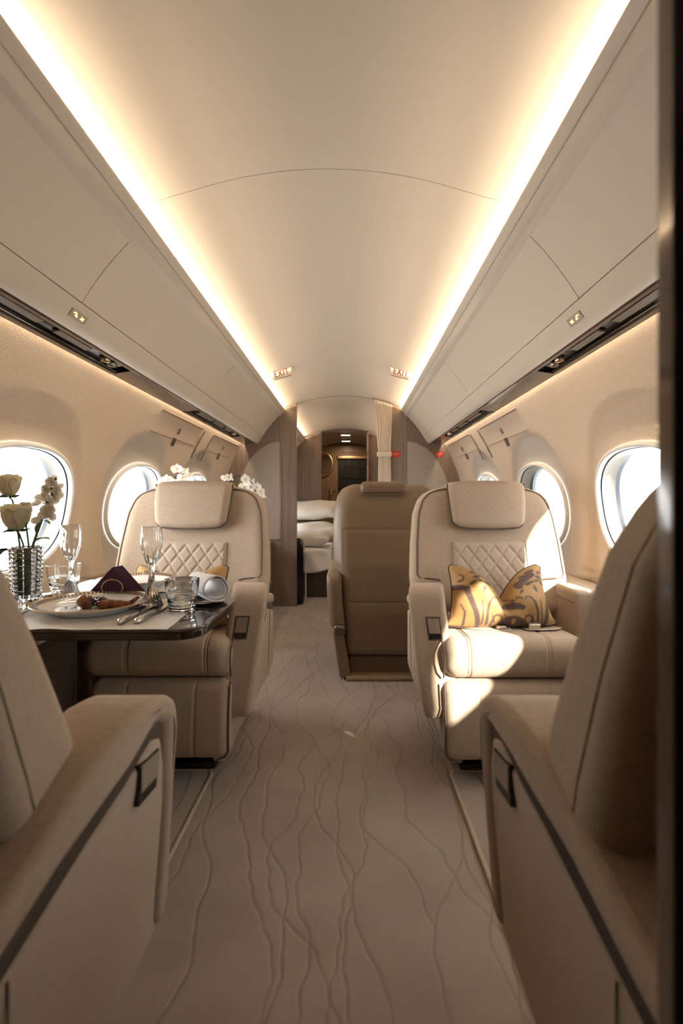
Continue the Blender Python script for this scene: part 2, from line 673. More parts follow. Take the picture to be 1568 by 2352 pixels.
# ---- floor: carpet carved with meandering vein lines
ny, nx = 620, 400
xs = np.linspace(-.64, .64, nx)
ys = np.concatenate([np.linspace(.30, 2.7, 460), np.linspace(2.7, 4.7, 162)[1:]])
XX, YY = np.meshgrid(xs, ys, indexing='ij')
D = np.full(XX.shape, 9.0)
for i in range(27):
    x0 = -.66 + 1.32 * (i + .5) / 27 + rng.uniform(-.06, .06)
    ph = rng.uniform(0, 2 * PI, 4)
    am = rng.uniform(.35, 1.0, 4) * np.array([.095, .045, .012, .0032])
    wl = np.array([rng.uniform(1.5, 2.6), rng.uniform(.6, 1.0), rng.uniform(.20, .36), rng.uniform(.06, .11)])
    drift = rng.uniform(-.035, .035)
    xl = x0 + drift * (ys - 2)
    dl = np.full(ys.shape, drift)
    for a, w, p in zip(am, wl, ph):
        xl = xl + a * np.sin(2 * PI * ys / w + p)
        dl = dl + a * 2 * PI / w * np.cos(2 * PI * ys / w + p)
    lo, hi = sorted(rng.uniform(-.4, 5.2, 2))
    if hi - lo < 1.3:
        lo, hi = -.5, 5.2
    d = np.abs(XX - xl[None, :]) / np.sqrt(1 + dl ** 2)[None, :]
    d = np.where(((YY > lo) & (YY < hi)), d, 9)
    D = np.minimum(D, d)
zz = -0.0030 * np.exp(-(D / .0026) ** 2)
P = np.stack([XX, YY, zz], -1)
me = bpy.data.meshes.new('floor')
nX, nY = XX.shape
ii, jj = np.meshgrid(np.arange(nX - 1), np.arange(nY - 1), indexing='ij')
a = (ii * nY + jj).ravel()
quads = np.stack([a, a + nY, a + nY + 1, a + 1], -1)
side = [(-1.1, Y0, 0), (-.64, Y0, 0), (-.64, Y3, 0), (-1.1, Y3, 0), (1.1, Y0, 0), (.64, Y0, 0), (.64, Y3, 0), (1.1, Y3, 0),
        (-.64, Y0, 0), (.64, Y0, 0), (.64, .30, 0), (-.64, .30, 0), (-.64, ys[-1], 0), (.64, ys[-1], 0), (.64, Y3, 0), (-.64, Y3, 0), (-1.1, Y0, -.02), (1.1, Y0, -.02), (1.1, Y3, -.02), (-1.1, Y3, -.02)]
b = nX * nY
fl = quads.tolist() + [[b + 4 * q + r for r in range(4)] for q in range(5)]
me.from_pydata(P.reshape(-1, 3).tolist() + side, [], fl)
me.polygons.foreach_set('use_smooth', [True] * len(me.polygons))
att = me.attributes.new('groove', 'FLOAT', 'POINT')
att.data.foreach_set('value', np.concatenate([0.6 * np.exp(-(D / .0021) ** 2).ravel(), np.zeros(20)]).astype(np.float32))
m = mat('carpet', (0.36, 0.29, 0.235), 0.95, spec=0.1, sheen=0.25)
n1 = N(m, 'ShaderNodeTexNoise', Scale=900.0, Detail=2.0)
L(m, coords(m), n1.inputs['Vector'])
n2 = N(m, 'ShaderNodeTexNoise', Scale=4.0, Detail=3.0)
L(m, coords(m), n2.inputs['Vector'])
cc = ramp2(m, n2.outputs['Fac'], (0.355, 0.302, 0.260), (0.43, 0.37, 0.322), .35, .65)
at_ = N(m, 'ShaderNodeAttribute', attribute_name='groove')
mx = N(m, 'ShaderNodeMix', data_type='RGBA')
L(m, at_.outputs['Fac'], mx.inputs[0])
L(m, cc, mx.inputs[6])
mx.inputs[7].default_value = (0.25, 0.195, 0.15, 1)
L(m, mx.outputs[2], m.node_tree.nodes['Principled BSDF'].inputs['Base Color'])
bump(m, n1.outputs['Fac'], 0.5, 0.002)
M['carpet'] = m
me.materials.append(m)
o = bpy.data.objects.new('floor', me)
COL.objects.link(o)
struct(o)

# ---- ends of the room
mb = MB().box(-1.2, 1.2, Y0 - .05, Y0, 0, 2.0)
struct(mb.build('wall_front', M['dark'], smooth=False))

# ---- bulkheads (oak veneer with arched frosted panels)


def bulkhead(name, y, x_in, sx, t=0.04):
    """a solid bulkhead from the aisle edge x_in out to the cabin wall"""
    mb = MB()
    poly = [(x_in, 0), (1.09, 0), (1.09, .872)]
    for z in np.linspace(1.0, 1.5, 8):
        poly.append((wall_x(z) + .01, z))
    poly += [(.80, 1.75), (.66, 1.80)]
    for u in np.linspace(.62, x_in, 8):
        poly.append((u, .667 + math.sqrt(1.233 ** 2 - u * u) + .004))
    poly = [(sx * a, b) for a, b in poly]
    mb.prism(poly, 1, y, y + t)
    o = mb.build(name, M['wood'], smooth=False)
    return struct(o)


bulkhead('wall_aft_left', Y1, .417, -1)
bulkhead('wall_aft_right', Y1, .433, 1)
bulkhead('wall_far_left', Y2, .314, -1)
bulkhead('wall_far_right', Y2, .306, 1)
# header strip over the second doorway keeps the lobby ceiling's edge
M['frost'] = grainy('frosted_panel', (0.36, 0.31, 0.268), 0.35, 60, 0.05, .001, .06)
M['frame'] = wood('frame_veneer', (0.17, 0.12, 0.088), (0.27, 0.20, 0.155), 0.35)


def frosted(sx, xi, x_apex_z, name):
    pts = [(xi, .60)]
    out = []
    # arched outer edge from apex down to the cabin side
    for t in np.linspace(0, 1, 18):
        a = t * PI / 2
        out.append((xi + .43 * math.sin(a) ** 1.0 * 1.0, .60 + (x_apex_z - .60) * math.cos(a) ** .72))
    poly = [(xi, .60)] + out
    root = empty(name, (sx * xi, Y1, .60))
    struct(root)
    mb = MB().prism([(sx * a, b) for a, b in poly], 1, Y1 - .004, Y1 + .001)
    mb.build('frosted_panel', M['frost'], root, smooth=False, off=root.location)
    pp = [(sx * a, Y1 - .004, b) for a, b in poly]
    dense = []
    for i in range(len(pp)):
        p, q = Vector(pp[i]), Vector(pp[(i + 1) % len(pp)])
        dense += [p.lerp(q, s) for s in (0, .33, .66)]
    mb = MB().tube(dense, .012, 8, closed=True)
    mb.v = [(x, Y1 - .002 + (y - (Y1 - .004)) * .5, z) for x, y, z in mb.v]
    mb.build('panel_frame', M['frame'], root, off=root.location)


frosted(-1, .56, 1.49, 'trim_2')
frosted(1, .567, 1.49, 'trim_3')

# far wall with the aft door
mb = MB().box(-1.1, 1.1, Y3, Y3 + .05, 0, 2.0)
M['woodf'] = wood('lobby_veneer', (0.17, 0.105, 0.062), (0.27, 0.175, 0.11), 0.35)
struct(mb.build('wall_back', M['woodf'], smooth=False))
# ================================================================== overhead bins, valances, service units
DOOR_C = [(.543 + .1755 * t + .0405 * t * (1 - t) * .77, 1.742 - .213 * t + .0405 * t * (1 - t) * .63) for t in np.linspace(0, 1, 15)]
RIM_C = [(.7195, 1.5275), (.722, 1.524), (.733, 1.507), (.745, 1.490), (.755, 1.477), (.766, 1.4685), (.780, 1.4655), (.79, 1.470)]


M['groove'] = mat('bin_groove', (0.25, 0.20, 0.16), 0.7)


def bin_section(y0, y1, sx, label, notch=False):
    g = .0015
    root = empty('overhead_bin', (sx * .65, (y0 + y1) / 2, 1.62))
    tag(root, label, 'overhead bin', 'overhead bins along the cabin ceiling')
    off = root.location
    # body: lip, rim and back
    lip = [(.560, 1.715), (.536, 1.756), (.531, 1.764), (.5245, 1.7675), (.520, 1.766), (.5195, 1.762), (.524, 1.757), (.532, 1.7495), (.5395, 1.7435), (.546, 1.748)]
    mb = MB()
    mb.grid([[(sx * a, y, b) for a, b in lip] for y in np.linspace(y0, y1, 3)])
    mb.grid([[(sx * a, y, b) for a, b in RIM_C] for y in np.linspace(y0, y1, 3)])
    back = [(.79, 1.470), (.80, 1.60), (.68, 1.715), (.62, 1.690), (.560, 1.715)]
    mb.grid([[(sx * a, y, b) for a, b in back] for y in (y0, y1)])
    inner = [(.546, 1.748), (.55, 1.742), (.64, 1.645), (.727, 1.533), (.7195, 1.5275)]
    mb.grid([[(sx * a, y, b) for a, b in inner] for y in (y0, y1)], 1)
    mb.build('bin_body', [M['bin'], M['groove']], root, off=off, angle=50)
    # door leaf, a slim curved shell
    mb = MB()
    n = len(DOOR_C)
    front = [[(sx * a, y, b) for a, b in DOOR_C] for y in (y0 + g, y1 - g)]
    mb.grid(front)
    bk = [(DOOR_C[0][0] + .008, DOOR_C[0][1] + .004)] + [(a + .008, b + .006) for a, b in DOOR_C[1:-1]] + [(DOOR_C[-1][0] + .008, DOOR_C[-1][1] + .004)]
    mb.grid([[(sx * a, y, b) for a, b in bk] for y in (y0 + g, y1 - g)])
    for y in (y0 + g, y1 - g):
        mb.grid([[(sx * a, y, b) for a, b in DOOR_C], [(sx * a, y, b) for a, b in bk]])
    mb.build('bin_door', M['bin'], root, off=off, angle=30)
    return root


for sx, nm, cuts in ((-1, 'left', (1.435, 2.74)), (1, 'right', (1.405, 2.69))):
    bin_section(-.3, cuts[0], sx, 'cream overhead bin at the near end of the %s side, cut by the frame edge' % nm)
    bin_section(cuts[0], cuts[1], sx, 'cream overhead bin in the middle of the %s side, beside the lit seatbelt sign' % nm)
    bin_section(cuts[1], 4.415, sx, 'cream overhead bin at the far end of the %s side, meeting the wooden bulkhead' % nm)
    # aft compartment bin
    b = bin_section(4.465, 6.465, sx, 'cream overhead bin beyond the first bulkhead on the %s' % nm)

PSU = ((.62, 1.95), (2.79, 3.90))


def valance(sx, nm):
    root = empty('service_valance', (sx * .84, 2.0, 1.46))
    tag(root, 'glossy brown valance strip under the %s overhead bins' % nm, 'valance', 'service valances under the bins')
    off = root.location
    mb = MB()
    prof = [(.792, 1.50), (.789, 1.470), (.793, 1.4665), (.882, 1.4525), (.887, 1.4535), (.888, 1.49), (.884, 1.49), (.882, 1.462), (.795, 1.476)]
    ysv = []
    spans = []
    y = -.3
    for a, b in PSU:
        spans.append((y, a, False)); spans.append((a, b, True)); y = b
    spans.append((y, 4.415, False))
    for a, b, cut in spans:
        if not cut:
            mb.grid([[(sx * p, yy, q) for p, q in prof] for yy in np.linspace(a, b, 9)], closed_v=True)
        else:
            def zz(p):
                return 1.4665 - (p - .793) * (.014 / .089)
            for p0, p1 in ((.792, .806), (.866, .8865)):
                mb.box(sx * p0, sx * p1, a, b, zz(p1), zz(p0) + .01)
            mb.box(sx * .884, sx * .888, a, b, 1.455, 1.49)
            mb.box(sx * .789, sx * .793, a, b, 1.467, 1.50)
    mb.build('valance_panel', M['woodg'], root, off=off, angle=30)
    return root


def service_unit(sx, y0, y1, label):
    """recessed black tray with reading lights, panels and air outlets"""
    yc = (y0 + y1) / 2
    root = empty('service_unit', (sx * .836, yc, 1.47))
    tag(root, label, 'passenger service unit', 'service units in the valances')
    off = root.location

    def pt(t, y, d):
        # t across the tray 0..1, d recess depth
        p = .806 + .060 * t
        return (sx * p, y, 1.4665 - (p - .793) * (.014 / .089) + d)
    mb = MB()
    mb.grid([[pt(-.02, y, 0), pt(.02, y, .010), pt(.10, y, .014), pt(.90, y, .014), pt(.98, y, .010), pt(1.02, y, 0)] for y in (y0, y1)])
    for y in (y0, y1):
        mb.add([pt(0, y, 0), pt(1, y, 0), pt(1, y, .02), pt(0, y, .02)], [(0, 1, 2, 3)])
    mb.build('tray', M['black'], root, off=off)
    # brown-grey cover plates
    L_ = y1 - y0
    for a, b in ((.10, .36), (.40, .60), (.66, .80)):
        ya, yb = y0 + L_ * a, y0 + L_ * b
        mb = MB()
        vs = [pt(.20, ya, .006), pt(.62, ya, .006), pt(.62, yb, .006), pt(.20, yb, .006)]
        ws = [(x, y, z + .006) for x, y, z in vs]
        mb.add(vs + ws, [(0, 1, 2, 3), (4, 5, 6, 7), (0, 1, 5, 4), (1, 2, 6, 5), (2, 3, 7, 6), (3, 0, 4, 7)])
        mb.build('cover_plate', M['psucover'], root, off=off, smooth=False)
    for t in (.88,):
        mb = MB().tube([pt(t, y0 + .01, .003), pt(t, y1 - .01, .003)], .0018, 6)
        mb.build('chrome_rail', M['steel'], root, off=off)
    # reading lamp bezel and air outlet at the aft end
    for f, tt, mt in ((.885, .40, 'gold'), (.93, .50, 'plate')):
        c = pt(tt, y0 + L_ * f, .004)
        mb = MB().lathe([(.004, .004), (.010, .003), (.0105, -.004), (.0135, -.006), (.015, -.003), (.015, .006)], n=24)
        mb.v = [(c[0] + x * 1.1, c[1] + y * 1.3, c[2] + z) for x, y, z in mb.v]
        mb.build('air_outlet' if mt == 'plate' else 'reading_light', M[mt], root, off=off)
    return root


M['psucover'] = mat('service_cover', (0.20, 0.165, 0.135), 0.35)
for sx, nm in ((-1, 'left'), (1, 'right')):
    valance(sx, nm)
    service_unit(sx, PSU[0][0], PSU[0][1], 'long black service tray in the near part of the %s valance' % nm)
    service_unit(sx, PSU[1][0], PSU[1][1], 'short black service tray at the far end of the %s valance' % nm)

# ---- lit seatbelt / no-smoking signs set in the bin rims


M['amber'] = mat('amber_icon', (1.0, .75, .4), 0.4, emit=(1.0, .58, .22), emit_s=2.2)
M['signplate'] = mat('sign_plate', (0.50, 0.42, 0.34), 0.3)


def sign(sx, y, nm):
    # plate lies on the rim slope between (.733,1.507) and (.755,1.477)
    p0, p1 = Vector((sx * .7285, 0, 1.5135)), Vector((sx * .7525, 0, 1.4795))
    e = (p1 - p0).normalized()
    nrm = Vector((-sx * .80, 0, -.60)).normalized()
    root = empty('cabin_sign', (p0.x, y, p0.z))
    tag(root, 'small plate with glowing amber icons on the %s bin rim' % nm, 'sign', 'lit cabin signs')
    c = (p0 + p1) / 2 + nrm * .0015

    def q(a, b, d=0):
        return tuple(c + e * b + Vector((0, a, 0)) + nrm * d + Vector((0, y, 0)))
    hw, hh = .042, .0125
    mb = MB()
    vs = [q(-hw, -hh, 0), q(hw, -hh, 0), q(hw, hh, 0), q(-hw, hh, 0)] + [q(-hw + .001, -hh + .001, .0015), q(hw - .001, -hh + .001, .0015), q(hw - .001, hh - .001, .0015), q(-hw + .001, hh - .001, .0015)]
    mb.add(vs, [(4, 5, 6, 7), (0, 1, 5, 4), (1, 2, 6, 5), (2, 3, 7, 6), (3, 0, 4, 7), (0, 1, 2, 3)])
    mb.build('sign_plate', M['signplate'], root, off=root.location, smooth=False)
    # seat-belt icon (two curved straps with buckle) and a cigarette with a stroke
    mb = MB()
    mb.tube([q(-.022 + .009 * math.cos(t), .001 - .006 * math.sin(t), .002) for t in np.linspace(.3, 2.6, 8)], .0016, 6)
    mb.tube([q(-.018, .002, .002), q(-.008, .004, .002)], .0022, 6)
    mb.build('belt_icon', M['amber'], root, off=root.location)
    mb = MB()
    mb.tube([q(.010, .004, .002), q(.024, -.001, .002)], .0022, 6)
    mb.tube([q(.012, -.004, .002), q(.023, .006, .002)], .0014, 6)
    mb.build('smoking_icon', M['amber'], root, off=root.location)


sign(-1, 1.455, 'left')
sign(1, 1.475, 'right')

# ---- EXIT placards hanging from the ceiling near the bulkhead


def text_mesh(txt, size, mt, name, parent, M4, depth=.0006, spacing=1.0):
    cu = bpy.data.curves.new(name, 'FONT')
    cu.body = txt
    cu.size = size
    cu.align_x = 'CENTER'
    cu.align_y = 'CENTER'
    cu.extrude = depth
    cu.space_character = spacing
    tmp = bpy.data.objects.new(name, cu)
    COL.objects.link(tmp)
    bpy.context.view_layer.update()
    me = bpy.data.meshes.new_from_object(tmp)
    bpy.data.objects.remove(tmp)
    o = bpy.data.objects.new(name, me)
    COL.objects.link(o)
    me.transform(M4)
    me.materials.clear()
    me.materials.append(mt)
    if parent is not None:
        o.parent = parent
    return o


def exit_sign(px, py, y, tilt, nm, flip):
    c = Vector(at(px, py, y))
    root = empty('exit_sign', tuple(c))
    tag(root, 'white EXIT placard with red letters at the %s of the ceiling' % nm, 'exit sign', 'exit placards under the ceiling')
    Mr = Matrix.Rotation(tilt, 4, 'Y')

    def q(a, b, d=0):
        return tuple(Mr @ Vector((a, d, b)))
    w, h = .085, .033
    # trapezoid: short bottom edge
    poly = [(-w, h), (w, h), (w - .026, -h), (-w + .026, -h)]
    mb = MB()
    vs = [q(a, b, -.006) for a, b in poly] + [q(a, b, .006) for a, b in poly]
    mb.add(vs, [(0, 1, 2, 3), (4, 5, 6, 7), (0, 1, 5, 4), (1, 2, 6, 5), (2, 3, 7, 6), (3, 0, 4, 7)])
    mb.build('placard', M['placard'], root, smooth=False, bevel=.002)
    mb = MB()
    mb.tube([q(-w - .006, h - .016, -.002), q(-w - .004, h + .003, -.002), q(w + .004, h + .003, -.002), q(w + .006, h - .016, -.002)], .003, 6)
    mb.build('bracket', M['gold'], root)
    mb = MB().tube([q(-w + .024, -h - .001, -.004), q(w - .024, -h - .001, -.004)], .0018, 6)
    mb.build('lower_edge', M['seam'], root)
    text_mesh('EXIT', .058, M['redtext'], 'letters', root, Mr @ Matrix.Translation((0, -.0075, -.002)) @ Matrix.Rotation(PI / 2, 4, 'X') @ Matrix.Diagonal((.80, 1.0, 1.0, 1.0)), spacing=1.1)


M['placard'] = mat('placard_white', (0.80, 0.74, 0.66), 0.35)
exit_sign(646, 857, 3.33, -.29, 'left', 1)
exit_sign(920, 856, 3.33, .25, 'right', -1)
# ================================================================== club seats
UC = .60      # seat centre
YS = 1.75     # seat origin


M['seatseam'] = mat('seat_seam', (0.40, 0.315, 0.24), 0.85)


def lerp(a, b, t):
    return a + (b - a) * t


def back_w(z):
    """half width of the backrest at height z"""
    return np.interp(z, [.50, .633, .770, .895, .95, .98, 1.0, 1.012], [.305, .314, .308, .295, .275, .248, .213, .172])


def back_y(z):
    """front face of the backrest"""
    return 1.990 + (z - .63) * .28


BC = .610


def make_seat(sx, belts=False):
    root = empty('club_seat', (sx * UC, YS, 0))
    off = root.location

    def b(mb, name, mt, parent=root, **kw):
        mb.v = [(sx * x, y, z) for x, y, z in mb.v]
        return mb.build(name, mt, parent, off=off, **kw)
    # pedestal
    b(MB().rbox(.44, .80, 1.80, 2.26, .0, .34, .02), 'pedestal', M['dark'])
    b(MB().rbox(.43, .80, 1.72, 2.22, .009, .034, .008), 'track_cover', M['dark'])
    b(MB().rbox(.395, .44, 1.72, 2.2, .034, .33, .01, 3), 'base_cover', M['seat2'])

    # leg rest
    Z0L, Z1L = .088, .345

    def fl(x, y, z):
        t = (z - Z0L) / (Z1L - Z0L)
        yy = y - .020 * (1 - t) - .012 * np.sin(np.clip(t, 0, 1) * PI)
        for sxx in (.475, .705):
            yy = yy + .004 * np.exp(-((x - sxx) / .004) ** 2) * (y < 1.70)
        return x, yy, z
    leg = b(MB().rbox(.357, .833, 1.642, 1.77, Z0L, Z1L, .035, 5, (110, 4, 14), fl), 'leg_rest', M['seat'])

    def legpt(x, z, o=0):
        t = (z - Z0L) / (Z1L - Z0L)
        return (x, 1.653 - .020 * (1 - t) - .012 * math.sin(max(0, min(1, t)) * PI) + o, z)
    for xx in (.361, .829):
        pts = [legpt(xx, Z1L - .004)] + [legpt(xx, z) for z in np.linspace(Z1L - .018, Z0L + .03, 12)] + [legpt(xx + (.012 if xx < .6 else -.012), Z0L + .01), legpt(xx + (.04 if xx < .6 else -.04), Z0L)]
        b(MB().tube(pts, .0030, 6), 'piping', M['piping'], leg)

    # seat cushion with a crowned front roll
    def fc(x, y, z):
        t = np.clip((y - 1.65) / .43, 0, 1)
        top = (z > .41)
        cr = .010 * np.cos(np.clip((x - UC) / .25, -1, 1) * PI / 2)
        zz = z + np.where(top, cr - .030 * t ** 1.3, 0)
        s = np.zeros_like(x)
        for g in (.438, .447, .705, .714):
            s = s + .0035 * np.exp(-((x - g) / .0035) ** 2)
        yy = y + np.where(y < 1.73, s, 0) - np.where(y < 1.69, .010 * np.sin(np.clip((z - .348) / .135, 0, 1) * PI), 0)
        zz = zz - np.where(top, s, 0)
        return x, yy, zz
    cu = b(MB().rbox(.362, .862, 1.65, 2.14, .348, .483, .045, 6, (130, 14, 6), fc), 'seat_cushion', M['seat'])
    b(MB().tube([(.3615, 1.72, .479), (.3605, 1.685, .466), (.3605, 1.660, .445), (.3605, 1.651, .415), (.3605, 1.654, .38), (.3615, 1.666, .355)], .003, 6), 'piping', M['piping'], cu)

    # backrest
    Z0, Z1, TH = .50, 1.012, .15

    def fb(x, y, z):
        w = back_w(z)
        xx = BC + (x - BC) / .314 * w
        d = (y - 0) / TH                    # 0 front, 1 rear
        yy = back_y(z) + y * (1 - .38 * np.clip((z - .62) / .35, 0, 1))
        # gently dished front, bolsters at the flanks
        rel = np.abs((x - BC) / .314)
        yy = yy + np.where(d < .5, .024 * (1 - np.clip(rel / .85, 0, 1) ** 2) * np.clip((.99 - z) / .13, 0, 1), 0)
        yy = yy - np.where(d < .5, .020 * np.clip((rel - .55) / .45, 0, 1) ** 2 * np.clip((.95 - z) / .3, 0, 1), 0)
        return xx, yy, z
    back = b(MB().rbox(BC - .314, BC + .314, 0, TH, Z0, Z1, .045, 6, (34, 3, 34), fb), 'backrest', M['seat'])

    def fpt(x, z, o=0):
        """point on the dished front"""
        rel = abs((x - BC) / float(back_w(z)))
        yy = float(back_y(z)) + .024 * (1 - min(rel / .85, 1) ** 2) * min(1, max(0, (.99 - z) / .13)) - .020 * max(0, (rel - .55) / .45) ** 2 * min(1, max(0, (.95 - z) / .3))
        return (x, yy + o, z)
    # piping round the face, sitting on the rounded edge
    def epoint(dx, y, z):
        q = fb(np.array([BC + dx]), np.array([y]), np.array([z]))
        return (float(q[0][0]), float(q[1][0]), z)
    for s in (-1, 1):
        ex = .314 - .045 + .045 * math.cos(.95)
        ey = .045 - .045 * math.sin(.95) - .001
        pts = [epoint(s * .20, -.001, .628), epoint(s * .225, -.001, .634), epoint(s * .255, .0, .637), epoint(s * .285, .005, .641), epoint(s * ex, ey, .655)]
        pts += [epoint(s * ex, ey, z) for z in np.linspace(.68, .955, 16)]
        pts += [epoint(s * ex * k, ey - .001, z) for k, z in ((1.0, .967), (.985, .978), (.95, .988), (.90, .995), (.80, .999), (.70, 1.0), (.5, 1.0))]
        b(MB().tube(pts, .0034, 8), 'piping', M['piping'], back)
        b(MB().tube([epoint(s * .3145, .098, z) for z in np.linspace(.545, .955, 14)], .0014, 6), 'shell_seam', M['seatseam'], back)

    # quilted panel
    qw, qz0, qz1 = .150, .50, .780
    nx_, nz_ = 96, 110
    P = np.zeros((nx_, nz_, 3))
    for i, u in enumerate(np.linspace(-1, 1, nx_)):
        for j, z in enumerate(np.linspace(qz0, qz1, nz_)):
            x = BC + .010 + u * qw
            e = max(0.0, min(1.0, min((1 - abs(u)) * qw, qz1 - z) / .012))
            s1 = ((x - BC) / .058 + (z - .50) / .076)
            s2 = ((x - BC) / .058 - (z - .50) / .076)
            d1 = abs(s1 - round(s1))
            d2 = abs(s2 - round(s2))
            q = (1 - math.exp(-(d1 / .10) ** 2)) * (1 - math.exp(-(d2 / .10) ** 2))
            # rounded top corners
            p = fpt(x, z)
            P[i, j] = (x, p[1] + .004 - (.004 + .010 * e ** .5 + .0050 * q * e), z)
    mbq = MB().grid(P)
    b(mbq, 'quilted_panel', M['seat2'], back, angle=80)
    pts = [(BC + .010 + qw + .001, fpt(BC + qw, z)[1] - .003, z) for z in np.linspace(.52, .768, 10)] + [(BC + .010 + qw - .004, fpt(BC + qw, .780)[1] - .003, .7805)]
    b(MB().tube(pts, .0022, 6), 'piping', M['piping'], back)

    # head restraint, folded over the top edge
    hc = BC + .010

    def fh(x, y, z):
        t = np.clip((z - .832) / .20, 0, 1)
        w = np.interp(t, [0, .12, .5, 1], [.136, .147, .156, .163])
        xx = hc + (x - hc) / .163 * w
        yy = back_y(np.minimum(z, .99)) + y + .012 * np.clip(t - .75, 0, 1) * 4 - .010 * np.sin(t * PI)
        zz = z + .008 * np.cos(np.clip((x - hc) / .163, -1, 1) * PI / 2) * t - .004 * (1 - t) * (1 - np.cos(np.clip((x - hc) / .163, -1, 1) * PI / 2)) * -2
        return xx, yy, zz
    head = b(MB().rbox(hc - .163, hc + .163, -.032, .095, .834, 1.028, .029, 6, (20, 4, 16), fh), 'headrest', M['seat'])
    pts = []
    for s in (-1, 1):
        side = []
        for z in np.linspace(1.02, .862, 12):
            t = (z - .832) / .20
            w = float(np.interp(t, [0, .12, .5, 1], [.136, .147, .156, .163]))
            side.append((hc + s * (w + .001), float(back_y(min(z, .99))) - .005 + .012 * max(0, t - .75) * 4, z))
        pts += side if s < 0 else side[::-1]
        if s < 0:
            for a in np.linspace(PI, 2 * PI, 15)[1:-1]:
                ca, sa = math.cos(a), math.sin(a)
                xx = math.copysign(abs(ca) ** .55, ca) * .138
                z = .862 - abs(sa) ** .55 * .029
                pts.append((hc + xx, float(back_y(z)) - .012, z))
    b(MB().tube(pts, .0035, 8), 'piping', M['piping'], head)

    # ---- aisle-side arm
    def ax(z, y=1.75):
        """outer face: leans in towards the seat at the foot and at the rear"""
        top = np.interp(y, [1.72, 1.84, 1.97, 2.22], [.247, .270, .290, .300])
        return float(np.interp(z, [.21, .42, .60, .66], [.300, max(.272, top), max(.250, top), top]))

    def tf(poly):
        return [(1.75 + (y - 2.14) * .85, .95 - (.95 - z) * .818) for y, z in poly]

    def arm_prism(poly, xo, xi, name, mt, parent, bevel, yshift=0, seg=4):
        """side-view polygon (y,z), from the outer face (xo offset) to the inner offset xi"""
        mb = MB()
        n = len(poly)
        vs = [(ax(z, y) + xo, y, z) for y, z in poly] + [(ax(z, y) + xo + xi, y, z) for y, z in poly]
        mb.add(vs, [tuple(range(n)), tuple(range(2 * n - 1, n - 1, -1))] + [(i, (i + 1) % n, n + (i + 1) % n, n + i) for i in range(n)])
        return b(mb, name, mt, parent, bevel=bevel, seg=seg, clamp=bevel < .015)
    arm = empty('armrest', (0, 0, 0))
    arm.parent = root
    # pad: top plus front fold down to the foot; (y, z)
    pad = [(2.70, .440), (2.62, .452), (2.54, .468), (2.46, .492), (2.38, .528), (2.30, .562), (2.22, .581), (2.185, .580), (2.162, .577), (2.142, .569), (2.126, .556), (2.115, .536), (2.108, .50), (2.085, .36),
           (2.055, .22), (2.028, .10), (2.035, .052), (2.075, .046), (2.100, .10), (2.118, .22), (2.138, .36), (2.154, .44), (2.164, .520), (2.187, .537), (2.27, .494), (2.42, .448), (2.56, .412), (2.70, .385)]
    arm_prism(tf(pad), 0, .125, 'arm_pad', M['seat'], arm, .017, seg=5)
    strip = [(2.152, .44), (2.162, .522), (2.187, .540), (2.27, .497), (2.42, .451), (2.56, .415), (2.70, .388), (2.70, .350), (2.56, .380), (2.42, .420), (2.27, .468), (2.20, .508), (2.180, .500), (2.168, .44)]
    arm_prism(tf(strip), .008, .05, 'arm_strip', M['bronze'], arm, .001, seg=1)
    panel = [(2.150, .44), (2.168, .502), (2.20, .510), (2.27, .470), (2.42, .422), (2.56, .382), (2.70, .352), (2.70, .06), (2.60, .05), (2.40, .046), (2.20, .046), (2.07, .05), (2.098, .10), (2.116, .22), (2.135, .36)]
    arm_prism(tf(panel), .004, .105, 'side_panel', M['seat2'], arm, .010)
    b(MB().tube([(ax(z, 2.07) + .0035, 2.07, z) for z in np.linspace(.49, .215, 10)], .0012, 6), 'panel_seam', M['seam'], arm)
    # recline latch in the side panel
    lt = MB()
    for (ya, yb, za, zb) in ((1.786, 1.838, .512, .570),):
        vs = []
        for o_ in (0.0025, .012):
            for y, z in ((ya, za), (yb, za), (yb, zb), (ya, zb)):
                vs.append((ax(z, y) + o_ - .001, y, z))
        lt.add(vs, [(0, 1, 2, 3), (4, 5, 6, 7), (0, 1, 5, 4), (1, 2, 6, 5), (2, 3, 7, 6), (3, 0, 4, 7)])
    la = b(lt, 'latch_recess', M['black'], arm, smooth=False)
    vs = []
    for o_ in (-.001, .008):
        for y, z in ((1.789, .530), (1.835, .530), (1.835, .568), (1.789, .568)):
            vs.append((ax(z, y) + o_, y, z))
    b(MB().add(vs, [(0, 1, 2, 3), (4, 5, 6, 7), (0, 1, 5, 4), (1, 2, 6, 5), (2, 3, 7, 6), (3, 0, 4, 7)]), 'latch_lever', M['lever'], arm, smooth=False)
    # latch plate on the front face
    def fq(u, z, o_):
        y = float(np.interp(z, [.467, .582], [1.703, 1.723]))
        return (ax(z, y) + .050 + u, y + o_, z)

    def slab(u0, u1, z0, z1, o0, o1, name, mt, bevel=.0):
        vs = [fq(u0, z0, o1), fq(u1, z0, o1), fq(u1, z1, o1), fq(u0, z1, o1), fq(u0, z0, o0), fq(u1, z0, o0), fq(u1, z1, o0), fq(u0, z1, o0)]
        return b(MB().add(vs, [(3, 2, 1, 0), (4, 5, 6, 7), (0, 1, 5, 4), (1, 2, 6, 5), (2, 3, 7, 6), (3, 0, 4, 7)]), name, mt, arm, smooth=False, bevel=bevel)
    slab(0, .051, .469, .548, -.0015, .004, 'latch_frame', M['bronze'], .001)
    slab(.005, .046, .474, .543, -.0025, .004, 'latch_recess', M['black'])
    slab(.006, .045, .492, .542, -.005, .004, 'latch_lever', M['plate'], .001)

